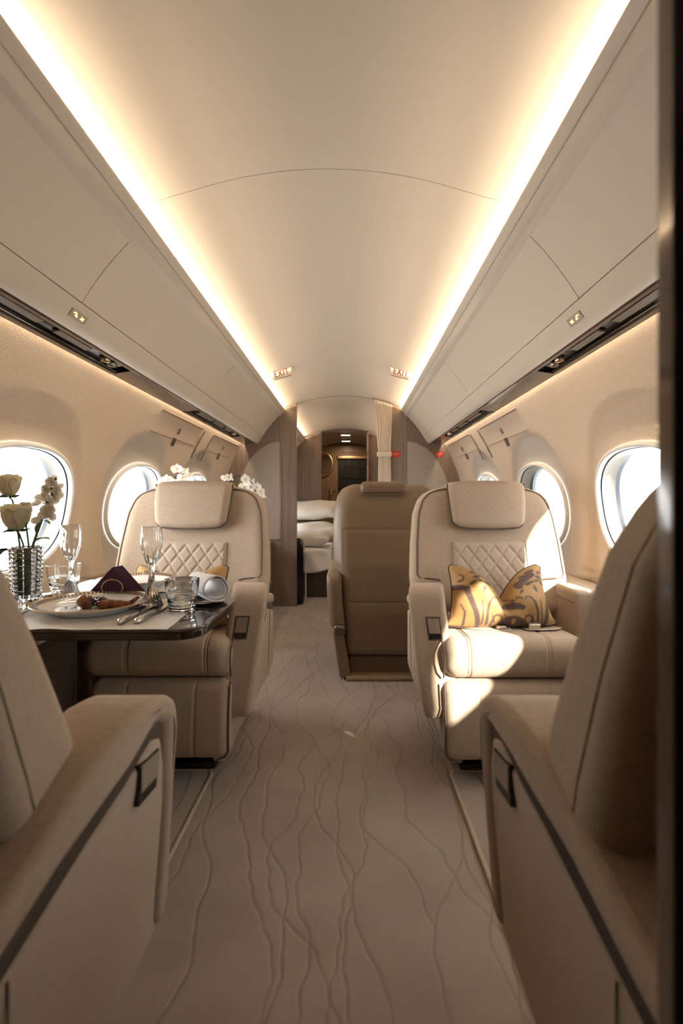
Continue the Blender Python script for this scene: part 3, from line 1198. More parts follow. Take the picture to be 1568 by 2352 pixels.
    # ---- wall-side arm
    wa = b(MB().rbox(.868, 1.030, 1.80, 2.22, .40, .622, .018, 4, (4, 6, 6)), 'wall_armrest', M['seat'])
    b(MB().tube([(.8675, y, .575) for y in (1.82, 2.0, 2.2)], .0016, 6), 'arm_seam', M['seam'], wa)
    b(MB().rbox(.866, 1.025, 1.74, 2.2, .03, .40, .03, 4), 'wall_side_panel', M['seat'])

    if belts:
        sb = empty('seat_belt')
        sb.parent = root
        for pts, nm in (([(.47, 1.83, .484), (.52, 1.79, .487), (.57, 1.775, .489), (.62, 1.765, .490)], 'strap'), ([(.81, 1.83, .482), (.77, 1.79, .485), (.72, 1.775, .488), (.67, 1.77, .490)], 'strap')):
            P = []
            for i, p in enumerate(pts):
                q = pts[min(i + 1, 3)]
                r = pts[max(i - 1, 0)]
                t = Vector((q[0] - r[0], q[1] - r[1], 0)).normalized()
                nrm = Vector((-t.y, t.x, 0)) * .022
                P.append([(p[0] - nrm.x, p[1] - nrm.y, p[2]), (p[0] + nrm.x, p[1] + nrm.y, p[2] + .003)])
            b(MB().grid(P), nm, M['belt'], sb)
        b(MB().rbox(.685, .728, 1.765, 1.81, .487, .510, .006), 'buckle', M['belt_metal'], sb)
        b(MB().rbox(.57, .606, 1.765, 1.79, .490, .503, .005), 'buckle_tongue', M['belt_metal'], sb)
    return root


M['lever'] = mat('lever_taupe', (0.36, 0.30, 0.24), 0.5)
M['belt'] = mat('belt_webbing', (0.55, 0.47, 0.38), 0.8)
M['belt_metal'] = mat('belt_buckle', (0.70, 0.62, 0.52), 0.3, metal=0.8)

far_right = make_seat(1, belts=True)
far_left = make_seat(-1)


def near(src, x):
    r = copy_tree(src)
    r.location = (x, .79, 0)
    r.rotation_euler = (0, 0, PI)
    for ch in [c for c in bpy.data.objects if c.parent == r]:
        if ch.name.startswith('seat_belt'):
            for g in [c for c in bpy.data.objects if c.parent == ch]:
                bpy.data.objects.remove(g)
            bpy.data.objects.remove(ch)
            continue
        if ch.name.split('.')[0] in ('backrest', 'headrest'):
            # these two seats lean further back, hinged at the cushion
            wx = .033 if x < 0 else 0
            piv = Vector((0, 2.03 - YS, .55))
            ch.matrix_basis = Matrix.Translation(piv + Vector((wx, -.105, .01))) @ Matrix.Rotation(-math.radians(7), 4, 'X') @ Matrix.Translation(-piv)
        if ch.name.split('.')[0] in ('leg_rest', 'seat_cushion', 'track_cover'):
            ch.matrix_basis = Matrix.Translation((0, .02, 0))
    return r


near_right = near(far_left, UC + .022)
near_left = near(far_right, -UC + .035)
far_left.location.x += .022
far_right.location.x += .018
far_right.location.y -= .014
G = 'club seats in facing pairs'
tag(far_left, 'beige woven club seat facing the camera behind the laid dining table', 'seat', G)
tag(far_right, 'beige woven club seat in sunlight with a gold pillow and loose seat belt', 'seat', G)
tag(near_left, 'beige woven club seat seen from behind at the lower left corner', 'seat', G)
tag(near_right, 'beige woven club seat seen from behind at the lower right, by the dark doorway edge', 'seat', G)
# ================================================================== fittings of the cabin
# ---- dark doorway edge beside the camera
mb = MB().box(.252, 1.09, .284, .300, 0, 1.90)
struct(mb.build('wall_near_right', M['woodg2'] if 'woodg2' in M else M['woodg'], smooth=False, bevel=.0015))

# ---- ledges along the side walls
for sx, nm in ((-1, 'left'), (1, 'right')):
    mb = MB().rbox(sx * .985 if sx > 0 else -1.085, 1.085 if sx > 0 else sx * .985, .45, 4.41, .592, .618, .008)
    struct(mb.build('trim_%d' % (6 if sx < 0 else 7), M['woodd']))

# ---- carpet inserts with stitched edging beside the seats
for sx, nm in ((-1, 'left'), (1, 'right')):
    root = empty('carpet_insert', (sx * .7, 1.45, 0))
    tag(root, 'raised carpet insert with pale edging between the %s pair of seats' % nm, 'carpet insert', 'carpet inserts between facing seats')
    xi = sx * .412
    mb = MB().rbox(min(xi, sx * .82), max(xi, sx * .82), .90, 1.715, -.004, .008, .005)
    mb.build('insert_panel', M['carpet'], root, off=root.location)
    pts = [(xi + sx * .40, 1.712, .008), (xi + sx * .03, 1.712, .008), (xi + sx * .008, 1.705, .008), (xi, 1.684, .008), (xi, 1.4, .008), (xi, .90, .008)]
    mb = MB().tube(pts, .0065, 8)
    mb.build('edging', M['edging'] if 'edging' in M else M['cream'], root, off=root.location)
    # carved veins of the insert
    for k in range(5):
        x = xi + sx * (.06 + .07 * k)
        pts = [(x + .02 * math.sin(9 * y + k * 2) + sx * .05 * (y - 1.3), y, .0078) for y in np.linspace(1.0, 1.70, 30)]
        MB().tube(pts, .002, 5).build('carved_line', M['groove'], root, off=root.location)

# ---- wall access panels beside the far windows


def wall_ray(sx, px, py, out=-.0015):
    dx, dz = (px - 804) / F, -(py - 1150) / F
    lo, hi = .3, 6.0
    for _ in range(60):
        y = (lo + hi) / 2
        x, z = CX + dx * y, CZ + dz * y
        if math.hypot(x, z - ZW) > RW + out:
            hi = y
        else:
            lo = y
    return Vector((CX + dx * lo, lo, CZ + dz * lo))


def on_wall(sx, y, z, out):
    return Vector(wall_pt(sx, y, z, out))


def wall_strip(sx, a, b, w, name, mt, parent, d=.0035):
    """strip of width w (m) lying on the wall between two wall points, following its curve"""
    mb = MB()
    n = 9
    A, B = [], []
    for t in np.linspace(0, 1, n):
        y, z = lerp(a.y, b.y, t), lerp(a.z, b.z, t)
        ty, tz = b.y - a.y, b.z - a.z
        l = math.hypot(ty, tz)
        ny_, nz_ = -tz / l * w / 2, ty / l * w / 2
        A.append([on_wall(sx, y + ny_, z + nz_, .002), on_wall(sx, y + ny_, z + nz_, -d), on_wall(sx, y - ny_, z - nz_, -d), on_wall(sx, y - ny_, z - nz_, .002)])
    mb.grid(A)
    mb.add(A[0], [(0, 1, 2, 3)]).add(A[-1], [(0, 1, 2, 3)])
    return mb.build(name, mt, parent, off=parent.location, angle=30)


def access_panel(sx, label, slit, seam, slot, latch, plate, ps):
    a, b = [wall_ray(sx, *p) for p in slit]
    root = empty('wall_access_panel', tuple((a + b) / 2))
    tag(root, label, 'access panel', 'access panels above the far windows')
    wall_strip(sx, a, b, .007, 'panel_slit', M['slit'], root)
    a, b = [wall_ray(sx, *p) for p in seam]
    wall_strip(sx, a, b, .004, 'panel_seam', M['slit'], root, .002)
    a, b = [wall_ray(sx, *p) for p in slot]
    wall_strip(sx, a, b, .020, 'vent_slot', M['slotm'], root, .004)
    c0, c1 = a.lerp(b, .66), a.lerp(b, .80)
    wall_strip(sx, c0, c1, .012, 'slot_catch', M['gasket'], root, .006)
    c = wall_ray(sx, *latch)
    h = .016 * ps
    wall_strip(sx, c + Vector((0, 0, h)), c - Vector((0, 0, h)), h * 2, 'latch', M['slotm'], root, .004)
    c = wall_ray(sx, *plate)
    h = .023 * ps
    o = wall_strip(sx, c + Vector((0, 0, h)), c - Vector((0, 0, h)), h * 2, 'switch_plate', M['plated'], root, .005)
    wall_strip(sx, c + Vector((0, 0, h * .6)), c - Vector((0, 0, h * .6)), h * 1.1, 'switch_button', M['slotm'], o, .007)
    for ch in [x for x in bpy.data.objects if x.parent == o]:
        ch.location = -Vector((0, 0, 0))
    for ch in [x for x in bpy.data.objects if x.parent == o]:
        for v in ch.data.vertices:
            v.co = v.co + (o.location - o.location)
    return root


M['slit'] = mat('panel_gap', (0.30, 0.22, 0.16), 0.7)
M['slotm'] = mat('vent_brown', (0.20, 0.135, 0.095), 0.5)
M['plated'] = mat('switch_bronze', (0.14, 0.10, 0.075), 0.35, metal=.3)
access_panel(-1, 'fabric access panel with dark switch plate above the second left window', ((373, 941), (467, 986)), ((345, 989), (445, 1024)), ((471, 990), (438, 1052)), (411, 991), (398, 1015), 1.0)
access_panel(-1, 'smaller fabric access panel next to the bulkhead on the left wall', ((493, 1000), (548, 1025)), ((475, 1034), (528, 1053)), ((491, 1000), (460, 1057)), (512, 1030), (501, 1048), .95)
access_panel(1, 'fabric access panel with dark switch plate above the second right window', ((1184, 939), (1100, 986)), ((1213, 987), (1122, 1023)), ((1096, 988), (1130, 1050)), (1152, 990), (1164, 1015), 1.0)
access_panel(1, 'smaller fabric access panel next to the bulkhead on the right wall', ((1076, 998), (1030, 1023)), ((1095, 1033), (1048, 1051)), ((1079, 998), (1110, 1056)), (1061, 1031), (1072, 1048), .95)

# ---- red safety labels on the right bulkhead
for u, nm in ((.476, 'beside the curtain'), (.862, 'near the side wall')):
    root = empty('safety_label', (u, Y1 - .001, 1.367))
    tag(root, 'small red safety label on the wooden bulkhead %s' % nm, 'label', 'red labels on the right bulkhead')
    MB().box(-.042, .042, -.003, 0, -.025, .025).build('label_plate', M['red'], root, smooth=False)
    mb = MB()
    for z, w in ((.013, .030), (.006, .034), (-.001, .032), (-.008, .026)):
        mb.box(-w, w, -.0036, -.003, z - .0012, z + .0012)
    mb.box(-.002, .004, -.0036, -.003, -.020, -.013)
    mb.build('print', M['redprint'], root, smooth=False) if 'redprint' in M else mb.build('print', mat('label_print', (.70, .30, .22), .5), root, smooth=False)

# ---- gathered curtain at the right of the doorway
M['curtain'] = fabric('curtain_cloth', (0.74, 0.63, 0.50), cell=900, var=.05, strength=.2)
root = empty('curtain', (.37, 4.39, .70))
tag(root, 'cream pleated curtain gathered and tied at the right of the aisle doorway', 'curtain')
nf, nz_ = 8, 60
P = np.zeros((nf * 16 + 1, nz_, 3))
for j, z in enumerate(np.linspace(.72, 1.868, nz_)):
    l = np.interp(z, [.72, 1.2, 1.365, 1.5, 1.75, 1.868], [.31, .315, .318, .305, .285, .277])
    r = np.interp(z, [.72, 1.2, 1.365, 1.7, 1.868], [.435, .430, .425, .440, .440])
    for i in range(nf * 16 + 1):
        t = i / (nf * 16)
        sway = .022 * math.sin((z - 1.4) * 7.5) * math.exp(-((z - 1.66) / .14) ** 2) * math.sin(PI * t)
        x = lerp(l, r, t) + sway
        lobe = abs(math.sin(t * nf * PI)) ** .6
        P[i, j] = (x, 4.402 - .013 * lobe * (.6 + .4 * math.sin(7 * t + 2 * z) ** 2), min(z, .667 + math.sqrt(1.233 ** 2 - x * x) - .012))
MB().grid(P).build('cloth', M['curtain'], root, off=root.location, angle=180)
MB().rbox(.302, .436, 4.364, 4.412, 1.343, 1.389, .012, 4).build('tie_band', M['curtain'], root, off=root.location)
MB().tube([(u, 4.385, .667 + math.sqrt(1.233 ** 2 - u * u) - .006) for u in np.linspace(.265, .45, 8)], .005, 6).build('curtain_rail', M['seam'], root, off=root.location)

# ---- credenza behind the left seat
root = empty('credenza', (-.83, 3.6, 0))
tag(root, 'low dark wooden credenza with brass catches behind the left club seat', 'cabinet')
off = root.location
MB().box(-1.02, -.648, 2.98, 4.40, .0, .56).build('carcass', M['woodc'] if 'woodc' in M else M['wood'], root, smooth=False, off=off)
MB().rbox(-1.02, -.635, 2.97, 4.405, .56, .585, .004).build('worktop', M['wood'], root, off=off)
for ya, yb in ((2.99, 3.68), (3.69, 4.375)):
    d = MB().rbox(-.648, -.634, ya, yb, .03, .545, .003).build('door', M['wood'], root, off=off)
    for z in (.50, .23):
        MB().rbox(-.634, -.622, yb - .06, yb - .028, z - .016, z + .016, .004).build('catch', M['gold'], d, off=off)

# ---- leather seat turned aft, seen from behind
M['leather2'] = grainy('leather_shade', (0.40, 0.30, 0.20), 0.42, 500, 0.1, 0.0005, 0.03, spec=.4)
root = empty('leather_seat', (.277, 2.95, 0))
tag(root, 'tan leather seat seen from behind in the aisle, facing aft', 'seat')
off = root.location
XC = .277


def lw(z):
    return np.interp(z, [.05, .45, .62, .80, .92, .98, 1.02, 1.045], [.255, .275, .305, .310, .300, .285, .262, .225])


def fls(x, y, z):
    w = lw(z)
    xx = XC + (x - XC) / .30 * w
    rel = np.abs((x - XC) / .30)
    yy = y + np.interp(z, [.1, .35, .6, 1.05], [.0, -.015, .02, .145])
    yy = yy + np.where(y < 2.72, .06 * np.clip((rel - .72) / .28, 0, 1) ** 2 + .03 * np.clip((z - .93) / .12, 0, 1) ** 2, 0)
    g = .004 * (np.exp(-((z - .405) / .004) ** 2) * (rel < .95))
    # stitched pocket outline
    ix = np.clip(.80 - rel, -1, 1) * .30
    g2 = np.where((z > .43) & (z < .795), np.exp(-((rel - .80) / .016) ** 2), 0) + np.where(rel < .80, np.exp(-((z - .79) / .006) ** 2), 0)
    yy = yy + np.where(y < 2.72, g + .0035 * np.clip(g2, 0, 1), 0)
    return xx, yy, z


back = MB().rbox(XC - .30, XC + .30, 2.615, 2.80, .115, 1.045, .05, 6, (60, 3, 120), fls).build('back_shell', M['leather'], root, off=off)
MB().rbox(XC - .155, XC + .105, 2.72, 2.86, .985, 1.057, .028, 6, (8, 3, 4), lambda x, y, z: (x, y + .0 * z, z)).build('headrest', M['leather'], root, off=off)
MB().tube([(XC - .155, 2.735, .99), (XC - .152, 2.722, .984), (XC + .10, 2.722, .984), (XC + .105, 2.735, .99)], .003, 6).build('headrest_seam', M['leather_d'], root, off=off)
# arm on the aisle side
arm = empty('armrest'); arm.parent = root


def fla(x, y, z):
    t = np.clip((z - .25) / .33, 0, 1)
    return x + .025 * (1 - t) ** 2 + .012 * np.clip((y - 2.6) * 2, 0, 1) * 0, y - .035 * (1 - t) + .08 * np.clip((z - .52) / .06, 0, 1) ** 2, z


MB().rbox(-.062, .018, 2.60, 3.15, .27, .575, .035, 6, (4, 10, 10), fla).build('arm_pad', M['leather'], arm, off=off)
MB().rbox(-.042, .020, 2.59, 3.13, .245, .30, .02, 4, (4, 8, 3), fla).build('arm_strip', M['bronze'], arm, off=off)
MB().rbox(-.030, .030, 2.60, 3.10, .01, .262, .012, 4, (2, 6, 6), lambda x, y, z: (x + .04 * (1 - np.clip(z / .26, 0, 1)), y, z)).build('arm_panel', M['leather'], arm, off=off)
MB().rbox(XC + .24, XC + .315, 2.62, 3.15, .05, .56, .03, 4).build('far_armrest', M['leather'], root, off=off)
MB().rbox(XC - .25, XC + .25, 2.86, 3.36, .28, .46, .05, 5).build('seat_cushion', M['leather'], root, off=off)
MB().rbox(XC - .22, XC + .25, 2.66, 3.2, .0, .112, .012, 3).build('pedestal', M['leather_dk'] if 'leather_dk' in M else M['leather'], root, off=off)
MB().rbox(XC - .235, XC + .26, 2.58, 3.2, .0, .022, .008, 3).build('base_plate', M['bronzeb'] if 'bronzeb' in M else M['cream'], root, off=off)

# ---- bed in the aft compartment
M['linen'] = fabric('bed_linen', (0.80, 0.76, 0.70), cell=500, var=.03, strength=.15)
root = empty('bed', (-.50, 5.4, 0))
tag(root, 'bed made up in pale linen beyond the wooden bulkhead on the left', 'bed')
off = root.location
MB().rbox(-.86, -.15, 4.84, 6.42, .0, .30, .015).build('bed_base', M['woodc'], root, off=off)


MB().rbox(-.40, -.36, 4.71, 4.80, .0, .29, .01).build('bed_leg', M['cream'], root, off=off)


def fbed(x, y, z):
    d = (x > -.16) | (y < 4.74)
    w = .008 * np.sin(x * 31 + z * 20) + .008 * np.sin(y * 23 + z * 16)
    return x + np.where(x > -.16, w, 0), y + np.where(y < 4.74, w, 0), z + np.where(z < .32, .03 * np.sin(x * 9 + y * 7), .006 * np.sin(x * 14 + y * 9))


MB().rbox(-.88, -.115, 4.69, 6.43, .28, .475, .03, 5, (30, 50, 12), fbed).build('mattress', M['linen'], root, off=off)


def soft_pillow(name, label, cx, cy, cz, wx, wy, th, tiltx, mt, group, rz=0):
    root = empty(name, (cx, cy, cz), rz)
    tag(root, label, 'pillow', group)
    n = 40
    mb = MB()
    rr = np.random.default_rng(int(cx * 1000) % 97 + int(cy * 100))
    ph = rr.uniform(0, 6, 6)
    for s in (1, -1):
        P = np.zeros((n, n, 3))
        for i, a in enumerate(np.linspace(-1, 1, n)):
            for j, b_ in enumerate(np.linspace(-1, 1, n)):
                e = ((1 - abs(a) ** 2.6) * (1 - abs(b_) ** 2.6)) ** .5
                pinch = 1 - .10 * (1 - abs(a) ** 2) * b_ * b_
                pinch2 = 1 - .08 * (1 - abs(b_) ** 2) * a * a
                wr = .010 * math.sin(5 * a + ph[0]) * math.sin(4 * b_ + ph[1]) + .006 * math.sin(11 * a * b_ + ph[2])
                P[i, j] = (a * wx / 2 * pinch2, b_ * wy / 2 * pinch, s * th / 2 * e + wr * (1 - abs(a) ** 6) + .012 * math.sin(3 * a + ph[3]) * abs(b_) ** 3)
        mb.grid(P)
    mb.xf(Matrix.Rotation(tiltx, 4, 'X'))
    mb.build('pillow_case', mt, root, angle=180)
    return root


Gp = 'white pillows on the bed'
soft_pillow('bed_pillow', 'large white pillow at the far end of the bed, topmost of the pile', -.42, 6.14, .835, .84, .52, .17, .30, M['linen'], Gp)
soft_pillow('bed_pillow', 'white pillow under the topmost one at the far end of the bed', -.42, 5.88, .60, .80, .56, .16, .12, M['linen'], Gp, .05)
soft_pillow('bed_pillow', 'white pillow nearest the foot of the bed by the doorway', -.40, 5.10, .555, .54, .44, .13, .05, M['linen'], Gp, -.05)
# dark side cabinet between bulkhead and bed
root = empty('bedside_unit', (-.56, 4.56, 0))
tag(root, 'glossy black unit standing behind the left bulkhead at the foot of the bed', 'cabinet')
MB().rbox(-.75, -.362, 4.475, 4.665, .0, .60, .02, 4, (3, 3, 8), lambda x, y, z: (x - .02 * np.clip((z - .45) / .15, 0, 1) ** 2, y, z)).build('unit_body', M['black'], root, off=root.location)
MB().rbox(-.745, -.39, 4.48, 4.66, .601, .608, .003).build('unit_top', M['woodd'], root, off=root.location)

# ---- aft lobby: doorway, porthole mirror, handle, lights
root = door1 = empty('door_1', (.10, Y3, 0))
struct(root)
off = root.location
MB().box(-.134, .334, Y3 - .012, Y3 - .002, 0, 1.63).build('dark_opening', M['blackd'] if 'blackd' in M else M['dark'], root, smooth=False, off=off)
MB().rbox(-.145, .345, Y3 - .05, Y3, 1.63, 1.685, .012).build('header_rail', M['gold'], root, off=off)
mb = MB()
for z in (1.50, 1.34, 1.18, 1.0):
    mb.tube([(-.08 + .05 * math.sin(z * 9), Y3 - .016, z), (.12, Y3 - .016, z - .05 + .06 * math.sin(z * 5)), (.30, Y3 - .016, z - .02)], .008, 6)
for x in (-.02, .08, .2):
    mb.tube([(x, Y3 - .016, 1.6), (x + .03, Y3 - .016, 1.3), (x - .02, Y3 - .016, .95)], .008, 6)
mb.build('net', M['netm'] if 'netm' in M else M['black'], root, off=off)
MB().rbox(-.06, .27, Y3 - .008, Y3 + .002, 1.735, 1.86, .006).build('access_hatch', M['woodf'], root, off=off)
MB().box(.08, .15, Y3 - .010, Y3 - .006, 1.742, 1.750).build('hatch_label', M['red'], root, smooth=False, off=off)

root = empty('round_mirror', (-.40, Y3 - .02, 1.555))
tag(root, 'round mirror with a brushed gold rim on the far lobby wall', 'mirror')
a = np.linspace(0, 2 * PI, 48, endpoint=False)
MB().tube([(.172 * math.cos(t), 0, .195 * math.sin(t)) for t in a], .024, 12, closed=True).build('rim', M['gold'], root)
MB().add([(.16 * math.cos(t), .006, .18 * math.sin(t)) for t in a] + [(.16 * math.cos(t), .018, .18 * math.sin(t)) for t in a], [tuple(range(48)), tuple(range(95, 47, -1))] + [(i, (i + 1) % 48, 48 + (i + 1) % 48, 48 + i) for i in range(48)]).build('glass', M['mirror'] if 'mirror' in M else M['steel'], root, smooth=False)

h = empty('handle', (-.245 - door1.location[0], -.001, 1.02))
h.parent = door1
MB().rbox(-.045, .07, -.012, 0, .085, .15, .01).build('back_plate', M['woodf'], h)
MB().tube([(0, -.01, .11), (0, -.045, .105), (0, -.05, .06), (.0, -.05, -.06), (.006, -.045, -.09)], .018, 10).build('lever', M['gold'], h)
MB().lathe([(0, -.02), (.03, -.02), (.034, 0), (.03, .02), (0, .02)], n=24).xf(Matrix.Translation((.004, -.03, -.11)) @ Matrix.Rotation(PI / 2, 4, 'X')).build('boss', M['gold'], h)

M['bulb'] = mat('light_diffuser', (1, .93, .82), .4, emit=(1.0, .86, .66), emit_s=6.0)
for y, nm in ((6.92, 'nearer'), (7.62, 'farther')):
    zc = .667 + 1.233 - .017
    root = empty('ceiling_light', (.0, y, zc))
    tag(root, 'small lit rectangular ceiling light in the aft lobby, the %s of two' % nm, 'ceiling light', 'lobby ceiling lights')
    MB().rbox(-.072, .072, -.03, .03, -.010, .004, .004).build('bezel', M['cream'], root)
    MB().rbox(-.062, .062, -.024, .024, -.014, -.008, .003).build('diffuser', M['bulb'], root)
    o = lamp('lobby_light', 'AREA', (0, y, zc - .03), 3.2, (1.0, .72, .45), shape='RECTANGLE', size=.12, size_y=.05)

# hinge rail on the far right bulkhead edge
root = empty('door_track', (.30, Y2 - .012, 1.2))
tag(root, 'narrow pinkish door track with dark screws on the far right bulkhead edge', 'door track')
MB().box(.284, .306, Y2 - .03, Y2 - .002, .05, 1.84).build('track', M['pinkish'] if 'pinkish' in M else M['wood'], root, smooth=False, off=root.location)
mb = MB()
for z in (1.62, 1.58, 1.565, 1.47, 1.44, 1.42, 1.18, 1.16):
    mb.rbox(.290, .300, Y2 - .034, Y2 - .03, z - .006, z + .006, .002, 2)
mb.build('screws', M['black'], root, off=root.location)
# ================================================================== dining table and what stands on it
TZ = .66


def tp(px, py, dz=0.0):
    """point on the table top that the photograph shows at (px, py)"""
    y = (CZ - TZ - dz) * F / (py - 1150)
    return Vector((CX + (px - 804) * y / F, y, TZ + dz))


M['tabletop'] = wood('table_walnut', (0.060, 0.042, 0.031), (0.105, 0.074, 0.055), 0.10, coat=0.7, scale=70, axis=0)
M['tableedge'] = mat('table_edge', (0.030, 0.021, 0.016), 0.15, coat=.5)
root = empty('dining_table', (-.65, 1.45, TZ))
tag(root, 'dark glossy wooden folding table laid for a meal between the left seats', 'table')
off = root.location


def corner(a, p, b, r, n=7):
    p, a, b = Vector(p), Vector(a), Vector(b)
    u, v = (a - p).normalized(), (b - p).normalized()
    return [tuple(p.lerp(p, 0) + u * r * (1 - t) ** 2 + v * r * t * t) for t in np.linspace(0, 1, n)]


base = [(-1.028, 1.102), (-.272, 1.102), (-.268, 1.435), (-.50, 1.76), (-.60, 1.815), (-1.028, 1.815)]
rad = [.004, .075, .022, .06, .03, .004]
poly = []
for i, p in enumerate(base):
    poly += corner(base[i - 1], p, base[(i + 1) % len(base)], rad[i])
MB().prism(poly, 2, TZ - .007, TZ).build('tabletop', M['tabletop'], root, smooth=True, bevel=.002, off=off)


def inset(pl, d):
    c = Vector((-.65, 1.45))
    return [tuple(Vector(p) - (Vector(p) - c).normalized() * d) for p in pl]


MB().prism(inset(poly, .004), 2, TZ - .026, TZ - .007).build('table_edge', M['tableedge'], root, bevel=.005, off=off)
MB().box(-.702, -.700, 1.100, 1.8, TZ - .0262, TZ + .0004).build('leaf_joint', M['black'], root, smooth=False, off=off)
MB().rbox(-1.028, -.93, 1.25, 1.65, TZ - .06, TZ - .026, .01).build('table_bracket', M['bronze'], root, off=off)

# side cabinet under the table
root = empty('side_cabinet', (-.93, 1.52, 0))
tag(root, 'low dark cabinet with a beige lid under the table by the wall', 'cabinet')
MB().box(-1.03, -.835, 1.42, 1.62, 0, .535).build('carcass', M['woodd'], root, smooth=False, off=root.location)
MB().rbox(-1.03, -.828, 1.41, 1.63, .536, .552, .003).build('lid', M['cream'], root, off=root.location)

# ---- cloth place mats
M['napery'] = fabric('white_napery', (0.92, 0.91, 0.90), cell=1200, var=.03, strength=.1)


def mat_cloth(pts, label, name='place_mat', n=40):
    (x0, y0), (x1, y1), (x2, y2), (x3, y3) = pts
    P = np.zeros((n, n, 3))
    Q = np.zeros((n, n, 3))
    for i, u in enumerate(np.linspace(0, 1, n)):
        for j, v in enumerate(np.linspace(0, 1, n)):
            x = lerp(lerp(x0, x1, u), lerp(x3, x2, u), v)
            y = lerp(lerp(y0, y1, u), lerp(y3, y2, u), v)
            z = TZ + .0022 + .0012 * math.sin(u * 17 + v * 3) * (1 - v)
            if v < .10:
                y += .0045 * math.sin(u * 21) * (1 - v / .10)
            P[i, j] = (x, y, z)
            Q[i, j] = (x, y, z - .0012)
    o = MB().grid(P).grid(Q).build(name, M['napery'], smooth=True)
    c = np.array(pts).mean(0)
    for v in o.data.vertices:
        v.co.x -= c[0]; v.co.y -= c[1]; v.co.z -= TZ
    o.location = (c[0], c[1], TZ)
    return tag(o, label, 'place mat', 'white cloth place mats')


mat_cloth([(-.80, 1.098), (-.345, 1.098), (-.355, 1.335), (-.80, 1.345)], 'white cloth place mat under the nearest plate of food')
mat_cloth([(-.88, 1.55), (-.50, 1.55), (-.54, 1.77), (-.88, 1.79)], 'white cloth place mat at the far setting behind the napkins')

# ---- plates
M['porcelain'] = mat('porcelain', (0.78, 0.77, 0.74), 0.12, coat=.3)
M['rimgold'] = mat('rim_gilding', (0.60, 0.36, 0.17), 0.25, metal=1.0)
M['rimdark'] = mat('rim_pattern_dark', (0.10, 0.06, 0.035), 0.4)


def plate(x, y, z, R, label, group='gilded dinner plates'):
    root = empty('dinner_plate', (x, y, z))
    tag(root, label, 'plate', group)
    k = R / .145
    prof = [(0, .004), (.075 * k, .004), (.085 * k, .0025), (.09 * k, 0), (.094 * k, 0), (.098 * k, .004), (.118 * k, .014), (.1445 * k, .0235), (.145 * k, .0245), (.144 * k, .0255),
            (.119 * k, .0185), (.104 * k, .013), (.096 * k, .0085), (.085 * k, .0075), (0, .0075)]
    MB().lathe(prof, n=72).build('plate_body', M['porcelain'], root, angle=60)
    MB().lathe([(.1452 * k, .0243), (.1456 * k, .0250), (.1446 * k, .0260), (.1395 * k, .0246), (.1395 * k, .0240)], n=72).build('gilt_edge', M['rimgold'], root)
    mb = MB()
    nk = 80
    for i in range(nk):
        a0, a1 = 2 * PI * i / nk, 2 * PI * (i + .58) / nk
        vs = []
        for r, zz in ((.1255, .0211), (.1375, .0249)):
            for a in (a0, a1):
                vs.append((r * k * math.cos(a), r * k * math.sin(a), zz))
        mb.add(vs, [(0, 1, 3, 2)])
    mb.build('rim_pattern', M['rimdark'], root, smooth=False)
    MB().lathe([(.1225 * k, .0201), (.1242 * k, .0210)], n=72).build('inner_line', M['rimgold'], root)
    return root


PL = tp(214, 1404)
plate(PL.x, PL.y, TZ + .004, .143, 'gold-rimmed white dinner plate with food nearest the camera')
plate(-.655, 1.655, TZ + .004, .125, 'gold-rimmed white plate at the far setting, empty, behind the flute')

# ---- food
M['meat'] = grainy('browned_meat', (0.22, 0.075, 0.026), 0.32, 70, .8, .004, .85, spec=.5)
M['meat2'] = grainy('charred_meat', (0.13, 0.045, 0.022), 0.35, 70, .6, .003, .8, spec=.5)
M['leafg'] = mat('salad_leaf', (0.05, 0.10, 0.025), 0.45)


def blob_path(pts, rs, name, mt, parent, off, seed):
    r_ = random.Random(seed)
    dense, rr = [], []
    for i in range(len(pts) - 1):
        for t in np.linspace(0, 1, 7)[:-1]:
            dense.append(Vector(pts[i]).lerp(Vector(pts[i + 1]), t))
            rr.append(lerp(rs[i], rs[i + 1], t) * r_.uniform(.86, 1.14))
    dense.append(Vector(pts[-1])); rr.append(rs[-1])
    return MB().tube(dense, rr, 12).build(name, mt, parent, off=off, sub=1)


fz = TZ + .004 + .0075


def fp(px, dy, r):
    """position on the plate at photograph column px and plate depth offset dy"""
    y = PL.y + dy
    return (CX + (px - 804) * y / F, y, fz + r * .9)


root = empty('roast_food', fp(215, 0, 0))
tag(root, 'browned chunk of roast food on the left of the nearest plate', 'food', 'food on the nearest plate')
blob_path([fp(180, -.01, .012), fp(190, -.012, .018), fp(206, -.006, .016), fp(216, .0, .010)], [.008, .019, .017, .008], 'meat', M['meat'], root, root.location, 1)
blob_path([fp(186, -.02, .012), fp(198, -.022, .012), fp(212, -.02, .01)], [.007, .012, .006], 'charred_edge', M['meat2'], root, root.location, 2)
root = empty('roast_food', fp(270, 0, 0))
tag(root, 'long browned strip of roast food with an upturned tip on the nearest plate', 'food', 'food on the nearest plate')
blob_path([fp(222, -.015, .012), fp(240, -.022, .013), fp(258, -.014, .012), fp(276, -.012, .010), fp(296, -.004, .009), (fp(308, 0, 0)[0], PL.y, fz + .018), (fp(318, 0, 0)[0], PL.y + .004, fz + .026)], [.007, .013, .011, .011, .009, .006, .003], 'meat', M['meat'], root, root.location, 3)
blob_path([fp(218, .012, .016), fp(232, .006, .016), fp(246, .008, .012), fp(268, .0, .008)], [.006, .013, .010, .004], 'charred_edge', M['meat2'], root, root.location, 4)


